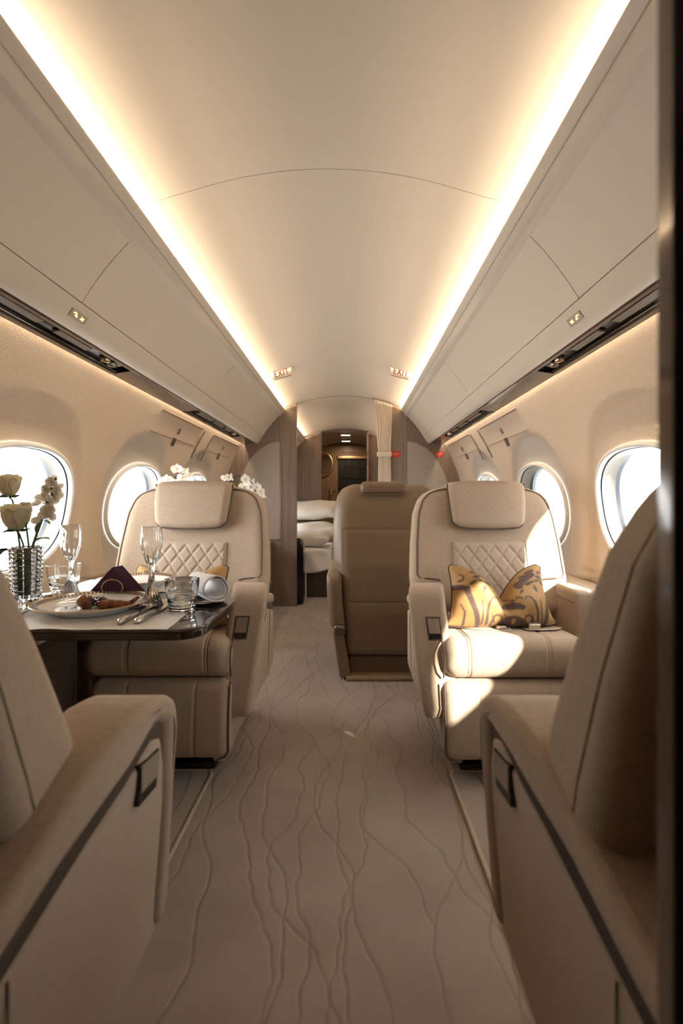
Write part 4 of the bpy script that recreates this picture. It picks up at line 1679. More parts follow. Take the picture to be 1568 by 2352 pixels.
def leaf(c, l, w, ang, tilt, name, mt, parent, off, curl=.25):
    n = 9
    P = np.zeros((n, 5, 3))
    for i, t in enumerate(np.linspace(0, 1, n)):
        ww = w * math.sin(PI * min(1, t * .92 + .05)) ** .8
        for j, s in enumerate(np.linspace(-1, 1, 5)):
            P[i, j] = (t * l, s * ww / 2, curl * l * (t * (1 - t)) * 2 + abs(s) * w * .12)
    mb = MB().grid(P)
    mb.xf(Matrix.Translation(Vector(c)) @ Matrix.Rotation(ang, 4, 'Z') @ Matrix.Rotation(tilt, 4, 'Y'))
    o = mb.build(name, mt, parent, off=off, angle=180)
    md = o.modifiers.new('thick', 'SOLIDIFY')
    md.thickness = .0008
    return o


root = empty('herb_garnish', fp(212, -.03, 0))
tag(root, 'dark green herb leaves lying over the roast food on the nearest plate', 'food', 'food on the nearest plate')
for px, dy, z, l, w, a in ((205, -.02, .020, .030, .016, .3), (212, -.034, .004, .026, .018, 1.0), (222, -.01, .022, .028, .014, -.6), (162, -.035, .0, .016, .007, .2), (152, -.03, .0, .014, .006, 2.2), (170, -.022, .001, .012, .006, 1.2)):
    p = fp(px, dy, 0)
    leaf((p[0], p[1], p[2] + z + .001), l, w, a, -.15, 'leaf', M['leafg'], root, root.location)

# ---- cutlery
M['cutlery'] = mat('cutlery_steel', (0.50, 0.47, 0.43), 0.18, metal=1.0)


def knife(px0, py0, px1, py1, label):
    a, b_ = tp(px0, py0), tp(px1, py1)
    root = empty('table_knife', (a.x, a.y, TZ + .004))
    tag(root, label, 'knife', 'knives right of the nearest plate')
    d = (b_ - a); d.z = 0
    l, ang = d.length, math.atan2(d.y, d.x)
    Mx = Matrix.Rotation(ang, 4, 'Z')
    h = MB().tube([(0, 0, .006), (.006, 0, .006), (.03, 0, .006), (.07, 0, .0055), (l * .5, 0, .0045)], [.003, .0075, .0085, .0065, .0045], 12)
    h.xf(Mx).build('handle', M['cutlery'], root)
    pr = [(l * .48, -.006), (l * .55, -.008), (l * .9, -.008), (l * 1.0, .004), (l * .97, .006), (l * .48, .005)]
    MB().prism(pr, 2, .0036, .0052).xf(Mx).build('blade', M['cutlery'], root, bevel=.0005)


knife(272, 1440, 352, 1396, 'steel table knife nearest the plate, on the white mat')
knife(312, 1438, 388, 1394, 'second steel table knife from the plate, beside the water tumbler')
a, b_ = tp(36, 1424), tp(90, 1398)
root = empty('table_fork', (a.x, a.y, TZ + .004))
tag(root, 'steel fork lying left of the nearest plate', 'fork')
d = b_ - a
Mx = Matrix.Rotation(math.atan2(d.y, d.x), 4, 'Z')
l = .19
MB().tube([(0, 0, .004), (.02, 0, .005), (.07, 0, .006), (.12, 0, .006)], [.005, .006, .0035, .003], 10).xf(Mx).build('handle', M['cutlery'], root)
mb = MB().rbox(.118, .145, -.011, .011, .004, .007, .0014)
for k in range(4):
    mb.tube([(.143, -.009 + .006 * k, .0055), (.168, -.009 + .006 * k, .0035), (.19, -.009 + .006 * k, .006)], [.0019, .0017, .0009], 6)
mb.xf(Mx).build('tines', M['cutlery'], root)

# ---- glassware


def glass_mat(name, color=(1, 1, 1), ior=1.5):
    m = bpy.data.materials.new(name)
    m.use_nodes = True
    nt = m.node_tree
    nt.nodes.clear()
    o = nt.nodes.new('ShaderNodeOutputMaterial')
    g = nt.nodes.new('ShaderNodeBsdfGlass')
    g.inputs['Color'].default_value = (*color, 1)
    g.inputs['Roughness'].default_value = 0.0
    g.inputs['IOR'].default_value = ior
    nt.links.new(g.outputs[0], o.inputs['Surface'])
    return m


M['crystal'] = glass_mat('crystal', (.985, .99, .99), 1.52)
M['water'] = glass_mat('water', (.97, .99, .99), 1.33)


def flute(px, py, label):
    p = tp(px, py)
    root = empty('champagne_flute', (p.x, p.y, TZ + .001))
    tag(root, label, 'glass', 'crystal flutes on the table')

    def facet(a, r, z):
        if .112 < z < .175:
            k = min(1, (.175 - z) / .02) * min(1, (z - .112) / .01)
            return r * (1 - .05 * k * (1 - abs(math.cos(7 * a)) ** .7))
        if .004 < z < .085:
            return r * (1 - .10 * (1 - abs(math.cos(8 * a)) ** .7))
        return r
    bowl_out = [(0, .0), (.026, .0), (.0305, .002), (.031, .005), (.027, .016), (.0205, .034), (.013, .056), (.0085, .076), (.0068, .090), (.0075, .104), (.0105, .114), (.016, .127), (.0225, .143), (.0272, .162), (.0285, .178), (.0272, .198), (.0248, .218)]
    inner = [(.0240, .2186), (.0236, .217), (.0258, .198), (.0270, .178), (.0256, .162), (.0208, .145), (.0145, .131), (.008, .120), (0, .117)]
    mb = MB().lathe(bowl_out, n=112, fn=facet)
    o = mb.lathe(inner[:0] + [bowl_out[-1]] + inner, n=112).build('glass_body', M['crystal'], root, angle=25)
    return root


flute(348, 1397, 'tall crystal champagne flute beside the purple napkins, nearer the aisle')
flute(162, 1381, 'tall crystal champagne flute standing by the water tumbler near the window')


def tumbler(px, py, label, R=.045, h=.084, water=.0):
    p = tp(px, py)
    root = empty('water_tumbler', (p.x, p.y, TZ + .001))
    tag(root, label, 'glass', 'water tumblers on the table')
    k = R / .045
    out = [(0, 0), (.030 * k, 0), (.0325 * k, .003), (.0315 * k, .006), (.034 * k, .010), (.0328 * k, .013), (.0352 * k, .018), (.0340 * k, .021), (.0368 * k, .027), (.0358 * k, .031), (.0382 * k, .040), (.041 * k, .055), (.0445 * k, h - .001), (.0440 * k, h)]
    inn = [(.0432 * k, h), (.0428 * k, h - .002), (.0392 * k, .055), (.0362 * k, .038), (.033 * k, .026), (.028 * k, .020), (0, .018)]
    MB().lathe(out + inn, n=56).build('glass_body', M['crystal'], root, angle=35)
    if water:
        MB().lathe([(0, .0185), (.0278 * k, .0205), (.0328 * k, .0262), (.0360 * k, .038), (lerp(.0362, .0392, (water - .038) / .017) * k - .0002, water), (0, water)], n=56).build('water', M['water'], root)


tumbler(418, 1404, 'crystal tumbler near the table corner beside the knives', water=.047)
tumbler(147, 1363, 'crystal tumbler near the window behind the flute', R=.050, h=.090, water=.052)

# ---- crystal vase with flowers
pv = tp(60, 1392)
root = empty('crystal_vase', (pv.x, pv.y, TZ + .001))
tag(root, 'ribbed crystal vase holding white flowers at the window end of the table', 'vase')


def ribs(a, r, z):
    n_ = 14
    notch = .94 + .06 * min(1, abs(math.sin(z * PI / .0115)) * 1.8) if z > .012 else 1
    return r * (1 - .09 * (1 - abs(math.cos(n_ * a / 2)) ** .55)) * notch


zs = np.linspace(.006, .160, 90)
prof = [(0, 0), (.034, 0), (.036, .003)] + [(.0365 + .006 * (z / .16), z) for z in zs]
mb = MB().lathe(prof, n=140, fn=ribs)
mb.lathe([(prof[-1][0] * .97, .160), (.0385, .1625), (.0365, .160), (.033, .03), (.030, .024), (0, .022)], n=140)
mb.build('vase_body', M['crystal'], root, angle=50)
# bundle of stems standing in the vase
M['stem'] = mat('stem_green', (0.09, 0.14, 0.03), 0.5)
M['stemd'] = mat('stem_dark', (0.035, 0.075, 0.018), 0.55)
M['rose'] = translucent('rose_petal', (0.86, 0.80, 0.62), .42)
M['rose_in'] = translucent('rose_heart', (0.80, 0.70, 0.45), .42)
M['stock'] = translucent('stock_petal', (0.86, 0.81, 0.73), .42)


def petal(w, h, cup, flare, yaw, tilt, base_r, z0, seed):
    """one rose petal: a curved shell with a rolled lip"""
    r_ = random.Random(seed)
    nu, nv = 11, 10
    P = np.zeros((nu, nv, 3))
    for i, u in enumerate(np.linspace(-1, 1, nu)):
        for j, v in enumerate(np.linspace(0, 1, nv)):
            half = w * (0.35 + .65 * math.sin(PI / 2 * min(1, v * 1.25))) * (1 if v < .8 else (1 - ((v - .8) / .2) ** 2 * .35 * abs(u)))
            ang = u * half
            r = base_r * (.35 + .65 * v ** .55) * (1 + cup * math.sin(v * PI)) + flare * max(0, v - .72) ** 1.4 * 3
            z = z0 + h * v - .18 * h * abs(u) ** 2.5 * v - flare * max(0, v - .82) * 1.5
            P[i, j] = (r * math.cos(ang), r * math.sin(ang), z + r_.uniform(-.0004, .0004))
    return P, yaw, tilt


def rose(px, py, R, H, stem_to, label, name='white_rose', opened=1.0, seed=1, leaves=()):
    c = Vector(at(px, py, pv.y))
    root = empty(name, tuple(c))
    tag(root, label, 'flower', 'white roses in the vase')
    r_ = random.Random(seed)
    mb, core = MB(), MB()
    for ring_, (n, rr, hh, fl) in enumerate(((3, .30, .96, .0), (4, .52, 1.0, .002), (5, .76, 1.0, .003 * opened), (6, .96, .94, .007 * opened))):
        for k in range(n):
            P, yaw, tilt = petal(1.05 if n > 3 else 1.3, H * hh, .22, fl, 2 * PI * k / n + ring_ * .7 + r_.uniform(-.2, .2), 0, R * rr, -H / 2, seed * 31 + k + ring_ * 7)
            ca, sa = math.cos(yaw), math.sin(yaw)
            Q = P.copy()
            Q[..., 0] = P[..., 0] * ca - P[..., 1] * sa
            Q[..., 1] = P[..., 0] * sa + P[..., 1] * ca
            (core if ring_ == 0 else mb).grid(Q)
    mb.lathe([(0, -H * .52), (R * .30, -H * .48), (R * .42, -H * .40)], n=16)
    o = mb.build('petals', M['rose'], root, angle=180)
    o2 = core.build('heart_petals', M['rose_in'], root, angle=180)
    for q in (o, o2):
        md = q.modifiers.new('thick', 'SOLIDIFY'); md.thickness = .0009
    for k in range(5):
        a = 2 * PI * k / 5 + .3
        leaf((R * .16 * math.cos(a), R * .16 * math.sin(a), -H * .50), R * 1.15, R * .34, a, -.35 + .3 * (k % 2), 'sepal', M['stemd'], root, None, .5) if False else None
    mbs = MB()
    for k in range(5):
        a = 2 * PI * k / 5 + .3
        pts = [(R * .15 * math.cos(a), R * .15 * math.sin(a), -H * .52), (R * .55 * math.cos(a), R * .55 * math.sin(a), -H * .50), (R * 1.0 * math.cos(a), R * 1.0 * math.sin(a), -H * (.44 + .12 * (k % 2)))]
        mbs.tube(pts, [.003, .0042, .0006], 6)
    mbs.build('sepals', M['stemd'], root)
    pts = [Vector((0, 0, -H * .5))] + [Vector(q) - c for q in stem_to]
    MB().tube(pts, .0026, 8).build('stem', M['stem'], root)
    for lp, l, w, a, t in leaves:
        q = Vector(at(lp[0], lp[1], pv.y)) - c
        leaf(tuple(q), l, w, a, t, 'leaf', M['stemd'], root, None, .3)
    return root


def vz(dx, dy, z):
    return (pv.x + dx, pv.y + dy, TZ + z)


rose(20, 1114, .029, .062, [at(29, 1150, pv.y), vz(-.018, .0, .17), vz(-.012, .004, .03)], 'white rose standing highest in the crystal vase', seed=3, leaves=[((24, 1262), .055, .040, 2.9, .5)])
rose(37, 1187, .036, .074, [at(44, 1225, pv.y), vz(-.004, -.006, .17), vz(.0, -.006, .03)], 'full white rose lower in the crystal vase, in front of the window', seed=5)
rose(58, 1163, .013, .026, [at(58, 1190, pv.y), vz(.004, .004, .17), vz(.004, .004, .03)], 'small white rosebud behind the full rose in the crystal vase', seed=8, opened=.3)
# stock: a spike of ruffled florets
c = Vector(at(112, 1150, pv.y))
root = empty('white_stock', tuple(c))
tag(root, 'spike of ruffled white stock blossoms leaning right from the vase', 'flower')
r_ = random.Random(4)
spots = []
for k in range(17):
    t = k / 16
    px, py = lerp(128, 92, t), lerp(1106, 1196, t)
    wdt = 8 + 14 * math.sin(PI * min(1, t * .85 + .12))
    spots.append((px + r_.uniform(-wdt, wdt), py + r_.uniform(-6, 6), pv.y + r_.uniform(-.022, .022)))
for q in ((124, 1108), (133, 1124), (112, 1118), (126, 1134), (104, 1140), (90, 1146), (84, 1160), (112, 1155), (104, 1170), (118, 1172), (122, 1185)):
    spots.append((q[0], q[1], pv.y + r_.uniform(-.024, .01)))
for px, py, yy in spots:
    q = Vector(at(px, py, yy)) - c
    mb = MB()
    for layer, (n, rr) in enumerate(((6, .013), (5, .009))):
        for k in range(n):
            a = 2 * PI * k / n + r_.uniform(0, .5)
            P = np.zeros((5, 5, 3))
            for i, u in enumerate(np.linspace(-1, 1, 5)):
                for j, v in enumerate(np.linspace(0, 1, 5)):
                    P[i, j] = (rr * v * math.cos(u * .75), rr * v * math.sin(u * .75) * 1.0, .004 * layer + .005 * v * v + .0018 * math.sin(u * 6 + k) * v)
            ca, sa = math.cos(a), math.sin(a)
            Q = P.copy()
            Q[..., 0] = P[..., 0] * ca - P[..., 1] * sa
            Q[..., 1] = P[..., 0] * sa + P[..., 1] * ca
            mb.grid(Q)
    mb.xf(Matrix.Translation(q) @ Matrix.Rotation(r_.uniform(-.9, .9), 4, 'Y') @ Matrix.Rotation(r_.uniform(.3, 2.0), 4, 'X'))
    mb.build('floret', M['stock'], root, angle=180)
MB().tube([Vector(at(126, 1104, pv.y)) - c, Vector(at(112, 1150, pv.y)) - c, Vector(at(92, 1205, pv.y)) - c, Vector(at(76, 1250, pv.y)) - c, Vector(vz(.012, .0, .03)) - c], [.002, .003, .004, .0035, .003], 8).build('stem', M['stem'], root)
for lp, l, w, a, t in (((92, 1206), .040, .018, .4, -.9), ((78, 1246), .040, .026, .2, -.2), ((84, 1224), .034, .016, 1.2, -1.1), ((100, 1196), .022, .012, -.2, .5)):
    leaf(tuple(Vector(at(lp[0], lp[1], pv.y - .004)) - c), l, w, a, t, 'leaf', M['stem'], root, None, .3)
for px, py in ((128, 1100), (118, 1122), (120, 1136), (108, 1153)):
    MB().lathe([(0, -.004), (.003, -.003), (.0035, 0), (.002, .004), (0, .005)], n=8).xf(Matrix.Translation(Vector(at(px, py, pv.y - .02)) - c)).build('bud', M['stemd'], root)
# greenery below the rim
root = empty('vase_greenery', (pv.x, pv.y, TZ + .09))
tag(root, 'dense green stems and leaves standing inside the crystal vase', 'greenery')
r_ = random.Random(11)
for k in range(9):
    a, rr = r_.uniform(0, 2 * PI), r_.uniform(.004, .017)
    MB().tube([(rr * math.cos(a), rr * math.sin(a), -.064), (rr * math.cos(a + .4), rr * math.sin(a + .4), .07)], .0055, 8).build('stem', M['stemd' if k % 2 else 'stem'], root)
for k in range(10):
    a = 2 * PI * k / 10
    leaf((.010 * math.cos(a), .010 * math.sin(a), -.05 + .1 * r_.random()), .020, .018, a, -1.2, 'leaf', M['stemd'], root, None, .2)
leaf((-.034, -.012, .062), .042, .036, PI * .98, .5, 'leaf', M['stemd'], root, None, .5)

# ---- salt and pepper bowls
for px, py, nm in ((84, 1398, 'nearer the plate'), (117, 1381, 'beside the flute foot')):
    p = tp(px, py)
    root = empty('condiment_pot', (p.x, p.y, TZ))
    tag(root, 'small polished steel condiment pot %s' % nm, 'pot', 'steel condiment pots')
    MB().lathe([(0, 0), (.019, 0), (.024, .006), (.0255, .014), (.0235, .022), (.0225, .023), (.022, .022), (.023, .014), (.019, .005), (0, .004)], n=36).build('pot_body', M['steel'], root)
    MB().lathe([(0, .0205), (.0222, .0205), (.0226, .0225), (.018, .0245), (0, .0255)], n=36).build('pot_lid', M['steel'], root)

# ---- purple napkins in a gold wire holder
M['purple'] = fabric('purple_napkin', (0.090, 0.040, 0.072), cell=1400, var=.12, strength=.2, sheen=.1)
cn = tp(258, 1381)
hgt = .098
nap = []
for k in range(7):
    dx, dy = .0006 * k, .0058 * k
    c = Vector((cn.x + dx, cn.y + dy + .004, TZ))
    w = .092
    root = None
    mb = MB()
    tl = .0032
    ap = -.001 + .001 * k
    poly = [(-w, 0), (w, 0), (w * .97, .004), (ap + .0014, hgt), (ap - .0014, hgt), (-w * .97, .004)]
    mb.prism(poly, 1, 0, tl)
    # second fold leaf of the same napkin
    mb.prism([(a * .985, b_ * .985) for a, b_ in poly], 1, tl + .0004, tl * 1.9)
    o = mb.build('napkin', M['purple'], smooth=True, bevel=.0012, seg=2)
    o.location = c
    nap.append(o)
    lab = {0: 'purple folded napkin at the front of the gold wire holder', 6: 'purple folded napkin at the back of the gold wire holder'}.get(k, None)
    tag(o, lab or 'purple folded napkin in the middle of the stack in the gold wire holder', 'napkin', 'purple napkins in the holder' if lab is None else 'purple napkins in the holder')
root = empty('napkin_holder', (cn.x, cn.y, TZ + .003))
tag(root, 'gold wire holder gripping the stack of purple napkins', 'napkin holder')


def omega(y, dx):
    return [(-.028 + dx, y, 0), (-.024 + dx, y, .012), (-.027 + dx, y, .026)] + [(dx + .031 * math.cos(t), y, .034 + .026 * math.sin(t)) for t in np.linspace(PI - .1, .1, 13)] + [(.027 + dx, y, .026), (.024 + dx, y, .012), (.028 + dx, y, 0)]


MB().tube(omega(-.001, 0), .0017, 8).build('front_loop', M['goldw'] if 'goldw' in M else M['gold'], root)
MB().tube(omega(.045, .004), .0017, 8).build('rear_loop', M['gold'], root)
MB().tube([(-.028, -.001, .0005), (-.024, .045, .0005)], .0015, 6).tube([(.028, -.001, .0005), (.032, .045, .0005)], .0015, 6).build('base_wires', M['gold'], root)

# ---- rolled white napkin on a dark side plate
M['slate'] = mat('dark_plate', (0.022, 0.024, 0.026), 0.15, coat=.4)
ps = Vector((-.352, 1.40, TZ))
root = empty('side_plate', tuple(ps))
tag(root, 'small dark side plate at the aisle end of the table', 'plate')
MB().lathe([(0, 0), (.048, 0), (.060, .005), (.066, .009), (.0655, .0105), (.060, .008), (.048, .004), (0, .004)], n=56).build('plate_body', M['slate'], root)
MB().lathe([(.0663, .0088), (.067, .0095), (.0657, .0112), (.0645, .0102)], n=56).build('plate_edge', M['steel'], root)
root = empty('rolled_napkin', (ps.x, ps.y, TZ + .012))
tag(root, 'white napkin rolled into a loose tube on the dark side plate', 'napkin')
na, nl = 90, 14
P = np.zeros((na, nl, 3))
for i, t in enumerate(np.linspace(0, 1, na)):
    a = -2.0 + t * 2 * PI * 1.55
    for j, l in enumerate(np.linspace(0, 1, nl)):
        r = (.0345 - .012 * t) * (1 + .14 * l) + .0015 * math.sin(3 * a + 4 * l)
        P[i, j] = (r * math.cos(a) * 1.05, -.075 * (2 * l - 1) + .006 * math.sin(a), .037 + r * math.sin(a) * .95)
o = MB().grid(P).xf(Matrix.Translation((.005, .01, .0)) @ Matrix.Rotation(.62, 4, 'Z')).build('roll', M['napery'], root, angle=180)
md = o.modifiers.new('thick', 'SOLIDIFY'); md.thickness = .0022
mb = MB()
for k in range(5):
    mb.tube([(-.030 + .006 * k, .030 + .003 * math.sin(k * 2), .0665 - .001 * k), (-.026 + .006 * k, .034, .0665 - .001 * k), (-.024 + .006 * k, .028, .0663 - .001 * k)], .0012, 5)
mb.xf(Matrix.Translation((.005, .01, .0))).build('embroidery', M['gold'], root)
# ================================================================== damask pillows and orchids
def seg_d(s, t, a, b):
    ax_, ay = a; bx, by = b
    vx, vy = bx - ax_, by - ay
    k = np.clip(((s - ax_) * vx + (t - ay) * vy) / (vx * vx + vy * vy), 0, 1)
    return np.hypot(s - ax_ - k * vx, t - ay - k * vy), k


def stroke(s, t, pts, w0, w1):
    d = np.full(s.shape, 9.0)
    n = len(pts) - 1
    for i in range(n):
        dd, k = seg_d(s, t, pts[i], pts[i + 1])
        w = w0 + (w1 - w0) * (i + k) / n
        d = np.minimum(d, dd - w)
    return d


def ell(s, t, cx, cy, rx, ry, rot=0):
    c, q = math.cos(rot), math.sin(rot)
    x, y = (s - cx) * c + (t - cy) * q, -(s - cx) * q + (t - cy) * c
    return (np.hypot(x / rx, y / ry) - 1) * min(rx, ry)


def arc_pts(cx, cy, r, a0, a1, n=10, sh=1.0):
    return [(cx + r * math.cos(a), cy + r * sh * math.sin(a)) for a in np.linspace(a0, a1, n)]


def damask(X, Y):
    """signed distance to the brown figure; X in -.76...76 (width), Y in -.5...5 (height)"""
    d = np.full(X.shape, 9.0)

    def add(v):
        nonlocal d
        d = np.minimum(d, v)
    # palmette in the lower middle
    for cx, cy, rx, ry in ((.06, -.245, .14, .042), (-.01, -.235, .055, .045), (.06, -.222, .06, .045), (.13, -.235, .055, .045), (-.06, -.252, .045, .036), (.18, -.252, .045, .036)):
        add(ell(X, Y, cx, cy, rx, ry))
    add(ell(X, Y, .06, -.165, .022, .035))
    add(stroke(X, Y, arc_pts(-.03, -.165, .055, .1, 2.4), .007, .012))
    add(stroke(X, Y, arc_pts(.15, -.165, .055, 3.0, .7), .007, .012))
    # lens below it with an open eye
    lens = np.maximum(np.hypot(X - .06, Y + .66) - .29, np.hypot(X - .06, Y + .22) - .32)
    lens = np.maximum(lens, -(np.hypot((X - .06) / .9, Y + .44) - .034))
    add(lens)
    # side posts and scrolls
    for m in (-1, 1):
        x0 = .06
        def fx(v):
            return x0 + m * v
        add(stroke(X, Y, [(fx(.58), .02), (fx(.54), -.15), (fx(.50), -.32), (fx(.47), -.47)], .040, .034))
        add(stroke(X, Y, [(fx(.58), .05), (fx(.76), .10)], .034, .04))
        add(stroke(X, Y, [(fx(.405), -.14), (fx(.41), -.28), (fx(.42), -.46)], .008, .016))
        add(stroke(X, Y, [(fx(.36), -.46), (fx(.35), -.30), (fx(.31), -.17), (fx(.25), -.10), (fx(.19), -.10), (fx(.17), -.14)], .022, .008))
        add(stroke(X, Y, [(fx(.66), -.46), (fx(.64), -.30), (fx(.68), -.18)], .020, .006))
        add(stroke(X, Y, arc_pts(fx(.22), -.41, .055, -.6 if m > 0 else 3.7, 3.6 if m > 0 else -.5), .018, .010))
        add(stroke(X, Y, [(fx(.30), -.47), (fx(.28), -.40), (fx(.29), -.33)], .022, .004))
        add(stroke(X, Y, arc_pts(fx(.66), .22, .05, -1.8, 1.6), .018, .008))
        # flower sprays above
        for a, b_, w in (((.12, .07), (.24, .20), .055), ((.22, .19), (.36, .26), .06), ((.30, .28), (.38, .33), .04), ((.24, .10), (.34, .14), .030)):
            add(stroke(X, Y, [(fx(a[0]), a[1]), (fx(b_[0]), b_[1])], w, w * .55))
        for cx, cy, rx, ry, rot in ((.44, .22, .055, .030, -.2), (.50, .13, .06, .024, -.5), (.47, .30, .05, .026, .3), (.36, .03, .026, .06, .3), (.40, .16, .05, .022, .5), (.14, -.02, .045, .02, .8)):
            add(ell(X, Y, fx(cx), cy, rx, ry, rot * m))
    return d


M['damask'] = mat('gold_damask', (0.62, 0.38, 0.14), 0.5, spec=.3, sheen=.1)
_m = M['damask']
_a = N(_m, 'ShaderNodeAttribute', attribute_name='figure')
_n = N(_m, 'ShaderNodeTexNoise', Scale=1.0, Detail=3.0)
L(_m, coords(_m, (40, 40, 500)), _n.inputs['Vector'])
_g = ramp2(_m, _n.outputs['Fac'], (0.40, 0.225, 0.080), (0.50, 0.31, 0.135), .3, .7)
_b = ramp2(_m, _n.outputs['Fac'], (0.085, 0.052, 0.045), (0.14, 0.092, 0.083), .3, .7)
_x = N(_m, 'ShaderNodeMix', data_type='RGBA')
L(_m, _a.outputs['Fac'], _x.inputs[0])
L(_m, _g, _x.inputs[6])
L(_m, _b, _x.inputs[7])
L(_m, _x.outputs[2], _m.node_tree.nodes['Principled BSDF'].inputs['Base Color'])
M['cord'] = mat('pillow_cord', (0.075, 0.050, 0.042), 0.6)


def damask_pillow(loc, w, h, lean, rz, label, vdip=.58, mir=1):
    root = empty('damask_pillow', loc, rz)
    tag(root, label, 'pillow', 'gold damask pillows')
    nu, nv = 220, 150
    U, V = np.meshgrid(np.linspace(-1, 1, nu), np.linspace(0, 1, nv), indexing='ij')
    top = 1 - vdip * np.exp(-np.abs(U * mir - .03) ** 1.15 / .42 ** 1.15 * 1.0)
    top = top - .05 * (np.abs(U) > .9) * ((np.abs(U) - .9) / .1) ** 2
    wid = w / 2 * (1 - .07 * np.sin(V * PI) + .04 * (V < .12) * (1 - V / .12) + .0 * V - .10 * V)
    x = U * wid
    z = V * h * top + .012 * (np.abs(U) ** 4) * (1 - V)
    e = np.clip((1 - np.abs(U) ** 3.0), 0, 1) ** .5 * np.clip(1 - np.abs(2 * V - 1) ** 2.6, 0, 1) ** .5
    crease = np.exp(-((U * mir - .03) / .16) ** 2) * V ** 2
    th = .078 * e * (1 - .45 * crease)
    wr = .004 * np.sin(9 * U + 5 * V) * np.sin(7 * V) * e + .004 * np.sin(16 * U * (V - .3)) * e
    mb = MB()
    for s in (-1, 1):
        y = s * (th + (wr if s < 0 else 0)) + .02 * crease
        mb.grid(np.stack([x, y, z], -1))
    fig = 1 / (1 + np.exp(np.clip(damask(x / (w / 2) * .74 * mir - .035, z / h * 1.02 - .5) / .0035, -40, 40)))
    me_root = mb
    Mr = Matrix.Rotation(-lean, 4, 'X')
    me = bpy.data.meshes.new('pillow_cover')
    vs = [tuple(Mr @ Vector(p)) for p in mb.v]
    me.from_pydata(vs, [], mb.f)
    me.polygons.foreach_set('use_smooth', [True] * len(me.polygons))
    att = me.attributes.new('figure', 'FLOAT', 'POINT')
    att.data.foreach_set('value', np.concatenate([fig.ravel(), fig.ravel()]).astype(np.float32))
    me.materials.append(M['damask'])
    o = bpy.data.objects.new('pillow_cover', me)
    COL.objects.link(o)
    o.parent = root
    bm = bmesh.new(); bm.from_mesh(me)
    bmesh.ops.remove_doubles(bm, verts=bm.verts, dist=1e-5)
    bmesh.ops.recalc_face_normals(bm, faces=bm.faces)
    bm.to_mesh(me); bm.free()
    yy = .02 * crease
    rim = [(x[0, j], yy[0, j], z[0, j]) for j in range(0, nv, 6)] + [(x[i, -1], yy[i, -1], z[i, -1]) for i in range(0, nu, 5)] + [(x[-1, j], yy[-1, j], z[-1, j]) for j in range(nv - 1, -1, -6)] + [(x[i, 0], yy[i, 0], z[i, 0]) for i in range(nu - 1, -1, -5)]
    MB().tube([Mr @ Vector(p) for p in rim], .0032, 8, closed=True).build('cord_edge', M['cord'], root)
    return root


damask_pillow((.622, 1.800, .484), .395, .250, .40, .04, 'gold and brown damask pillow, dented in the middle, on the sunlit right seat')
damask_pillow((-.585, 1.812, .484), .395, .245, .40, -.04, 'gold damask pillow half hidden by the table on the left seat', mir=-1)

# ---- orchids on the credenza
M['orchid'] = translucent('orchid_petal', (0.88, 0.86, 0.79), .35)
M['orchid_lip'] = mat('orchid_lip', (0.70, 0.50, 0.18), 0.5)
M['stick'] = mat('orchid_stick', (0.03, 0.025, 0.02), 0.6)
M['potm'] = mat('pot_white', (0.70, 0.67, 0.62), 0.25)


def orchid_flower(c, R, yaw, pitch, parent, off):
    mb = MB()
    spec = [(.5 * PI, 1.0, .34), (.5 * PI + 2.25, .95, .32), (.5 * PI - 2.25, .95, .32), (0.22, 1.0, .62), (PI - .22, 1.0, .62)]
    for k, (a, l, w) in enumerate(spec):
        n = 7
        P = np.zeros((n, 5, 3))
        for i, t in enumerate(np.linspace(0, 1, n)):
            ww = w * math.sin(PI * (t * .86 + .07)) ** .7
            for j, s in enumerate(np.linspace(-1, 1, 5)):
                lx, ly = t * l, s * ww
                P[i, j] = ((lx * math.cos(a) - ly * math.sin(a)) * R, -(.10 * t + .14 * t * t - .08 * s * s) * R * (1 if k < 3 else 1.5) + (.02 if k < 3 else 0), (lx * math.sin(a) + ly * math.cos(a)) * R)
        mb.grid(P)
    Mr = Matrix.Translation(Vector(c) - Vector(off)) @ Matrix.Rotation(yaw, 4, 'Z') @ Matrix.Rotation(pitch, 4, 'X')
    mb.xf(Mr)
    f = mb.build('blossom', M['orchid'], parent, angle=180)
    lb = MB().lathe([(0, -.2 * R), (.14 * R, -.1 * R), (.17 * R, .05 * R), (.06 * R, .2 * R), (0, .22 * R)], n=10)
    lb.xf(Mr @ Matrix.Translation((0, -.14 * R, -.06 * R)))
    lb.build('blossom_lip', M['orchid_lip'], f)


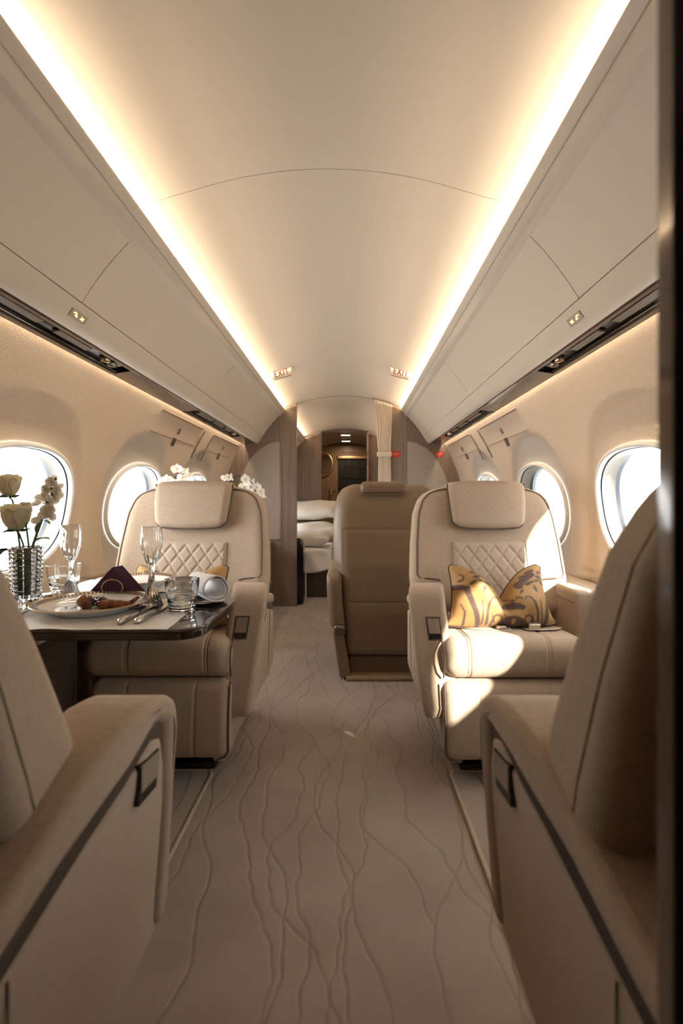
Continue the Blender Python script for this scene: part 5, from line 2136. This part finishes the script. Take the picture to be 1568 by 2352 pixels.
def orchid(pot, flowers, label, y, path):
    root = empty('potted_orchid', (pot[0], pot[1], .585))
    tag(root, label, 'orchid', 'white orchids on the credenza')
    off = root.location
    MB().lathe([(0, 0), (.045, 0), (.05, .004), (.062, .11), (.06, .115), (.056, .11), (.046, .01), (0, .01)], n=36).build('pot', M['potm'], root)
    MB().lathe([(0, .098), (.055, .098), (.0555, .102), (0, .104)], n=24).build('moss', M['stemd'], root)
    for k in range(5):
        a = 2 * PI * k / 5
        leaf((.01 * math.cos(a), .01 * math.sin(a), .10), .15, .05, a, -.5, 'leaf', M['stemd'], root, None, .6)
    pts = [Vector((0, 0, .1))] + [Vector(at(*p)) - Vector(off) for p in path]
    dense = []
    for i in range(len(pts) - 1):
        for t in np.linspace(0, 1, 6)[:-1]:
            dense.append(pts[i].lerp(pts[i + 1], t))
    dense.append(pts[-1])
    MB().tube(dense, .0028, 7).build('flower_stem', M['stick'], root)
    r_ = random.Random(int(pot[1] * 100))
    for px, py, dy, R in flowers:
        orchid_flower(at(px, py, y + dy), R, r_.uniform(-.6, .6), r_.uniform(-.5, .3), root, off)
    return root


orchid((-.90, 3.12), [(406, 1078, 0, .034), (424, 1082, .03, .030), (418, 1097, -.02, .030), (434, 1092, .04, .024), (384, 1102, .02, .032), (402, 1106, -.01, .026), (429, 1105, .0, .026), (371, 1106, .03, .026)],
       'white orchid rising behind the headrest of the left seat, by the window', 2.86, [(398, 1240, 3.05), (395, 1120, 2.95), (403, 1092, 2.88), (418, 1084, 2.86)])
orchid((-.76, 3.42), [(516, 1098, .06, .028), (526, 1096, .04, .030), (563, 1100, 0, .030), (561, 1118, -.02, .036), (577, 1108, .03, .030), (590, 1119, .0, .030), (575, 1128, .02, .028), (598, 1128, .03, .028), (590, 1138, -.01, .028), (602, 1140, .02, .024)],
       'white orchid arching over the right shoulder of the left seat', 3.12, [(520, 1200, 3.35), (522, 1110, 3.25), (545, 1092, 3.18), (575, 1105, 3.14), (588, 1128, 3.12)])
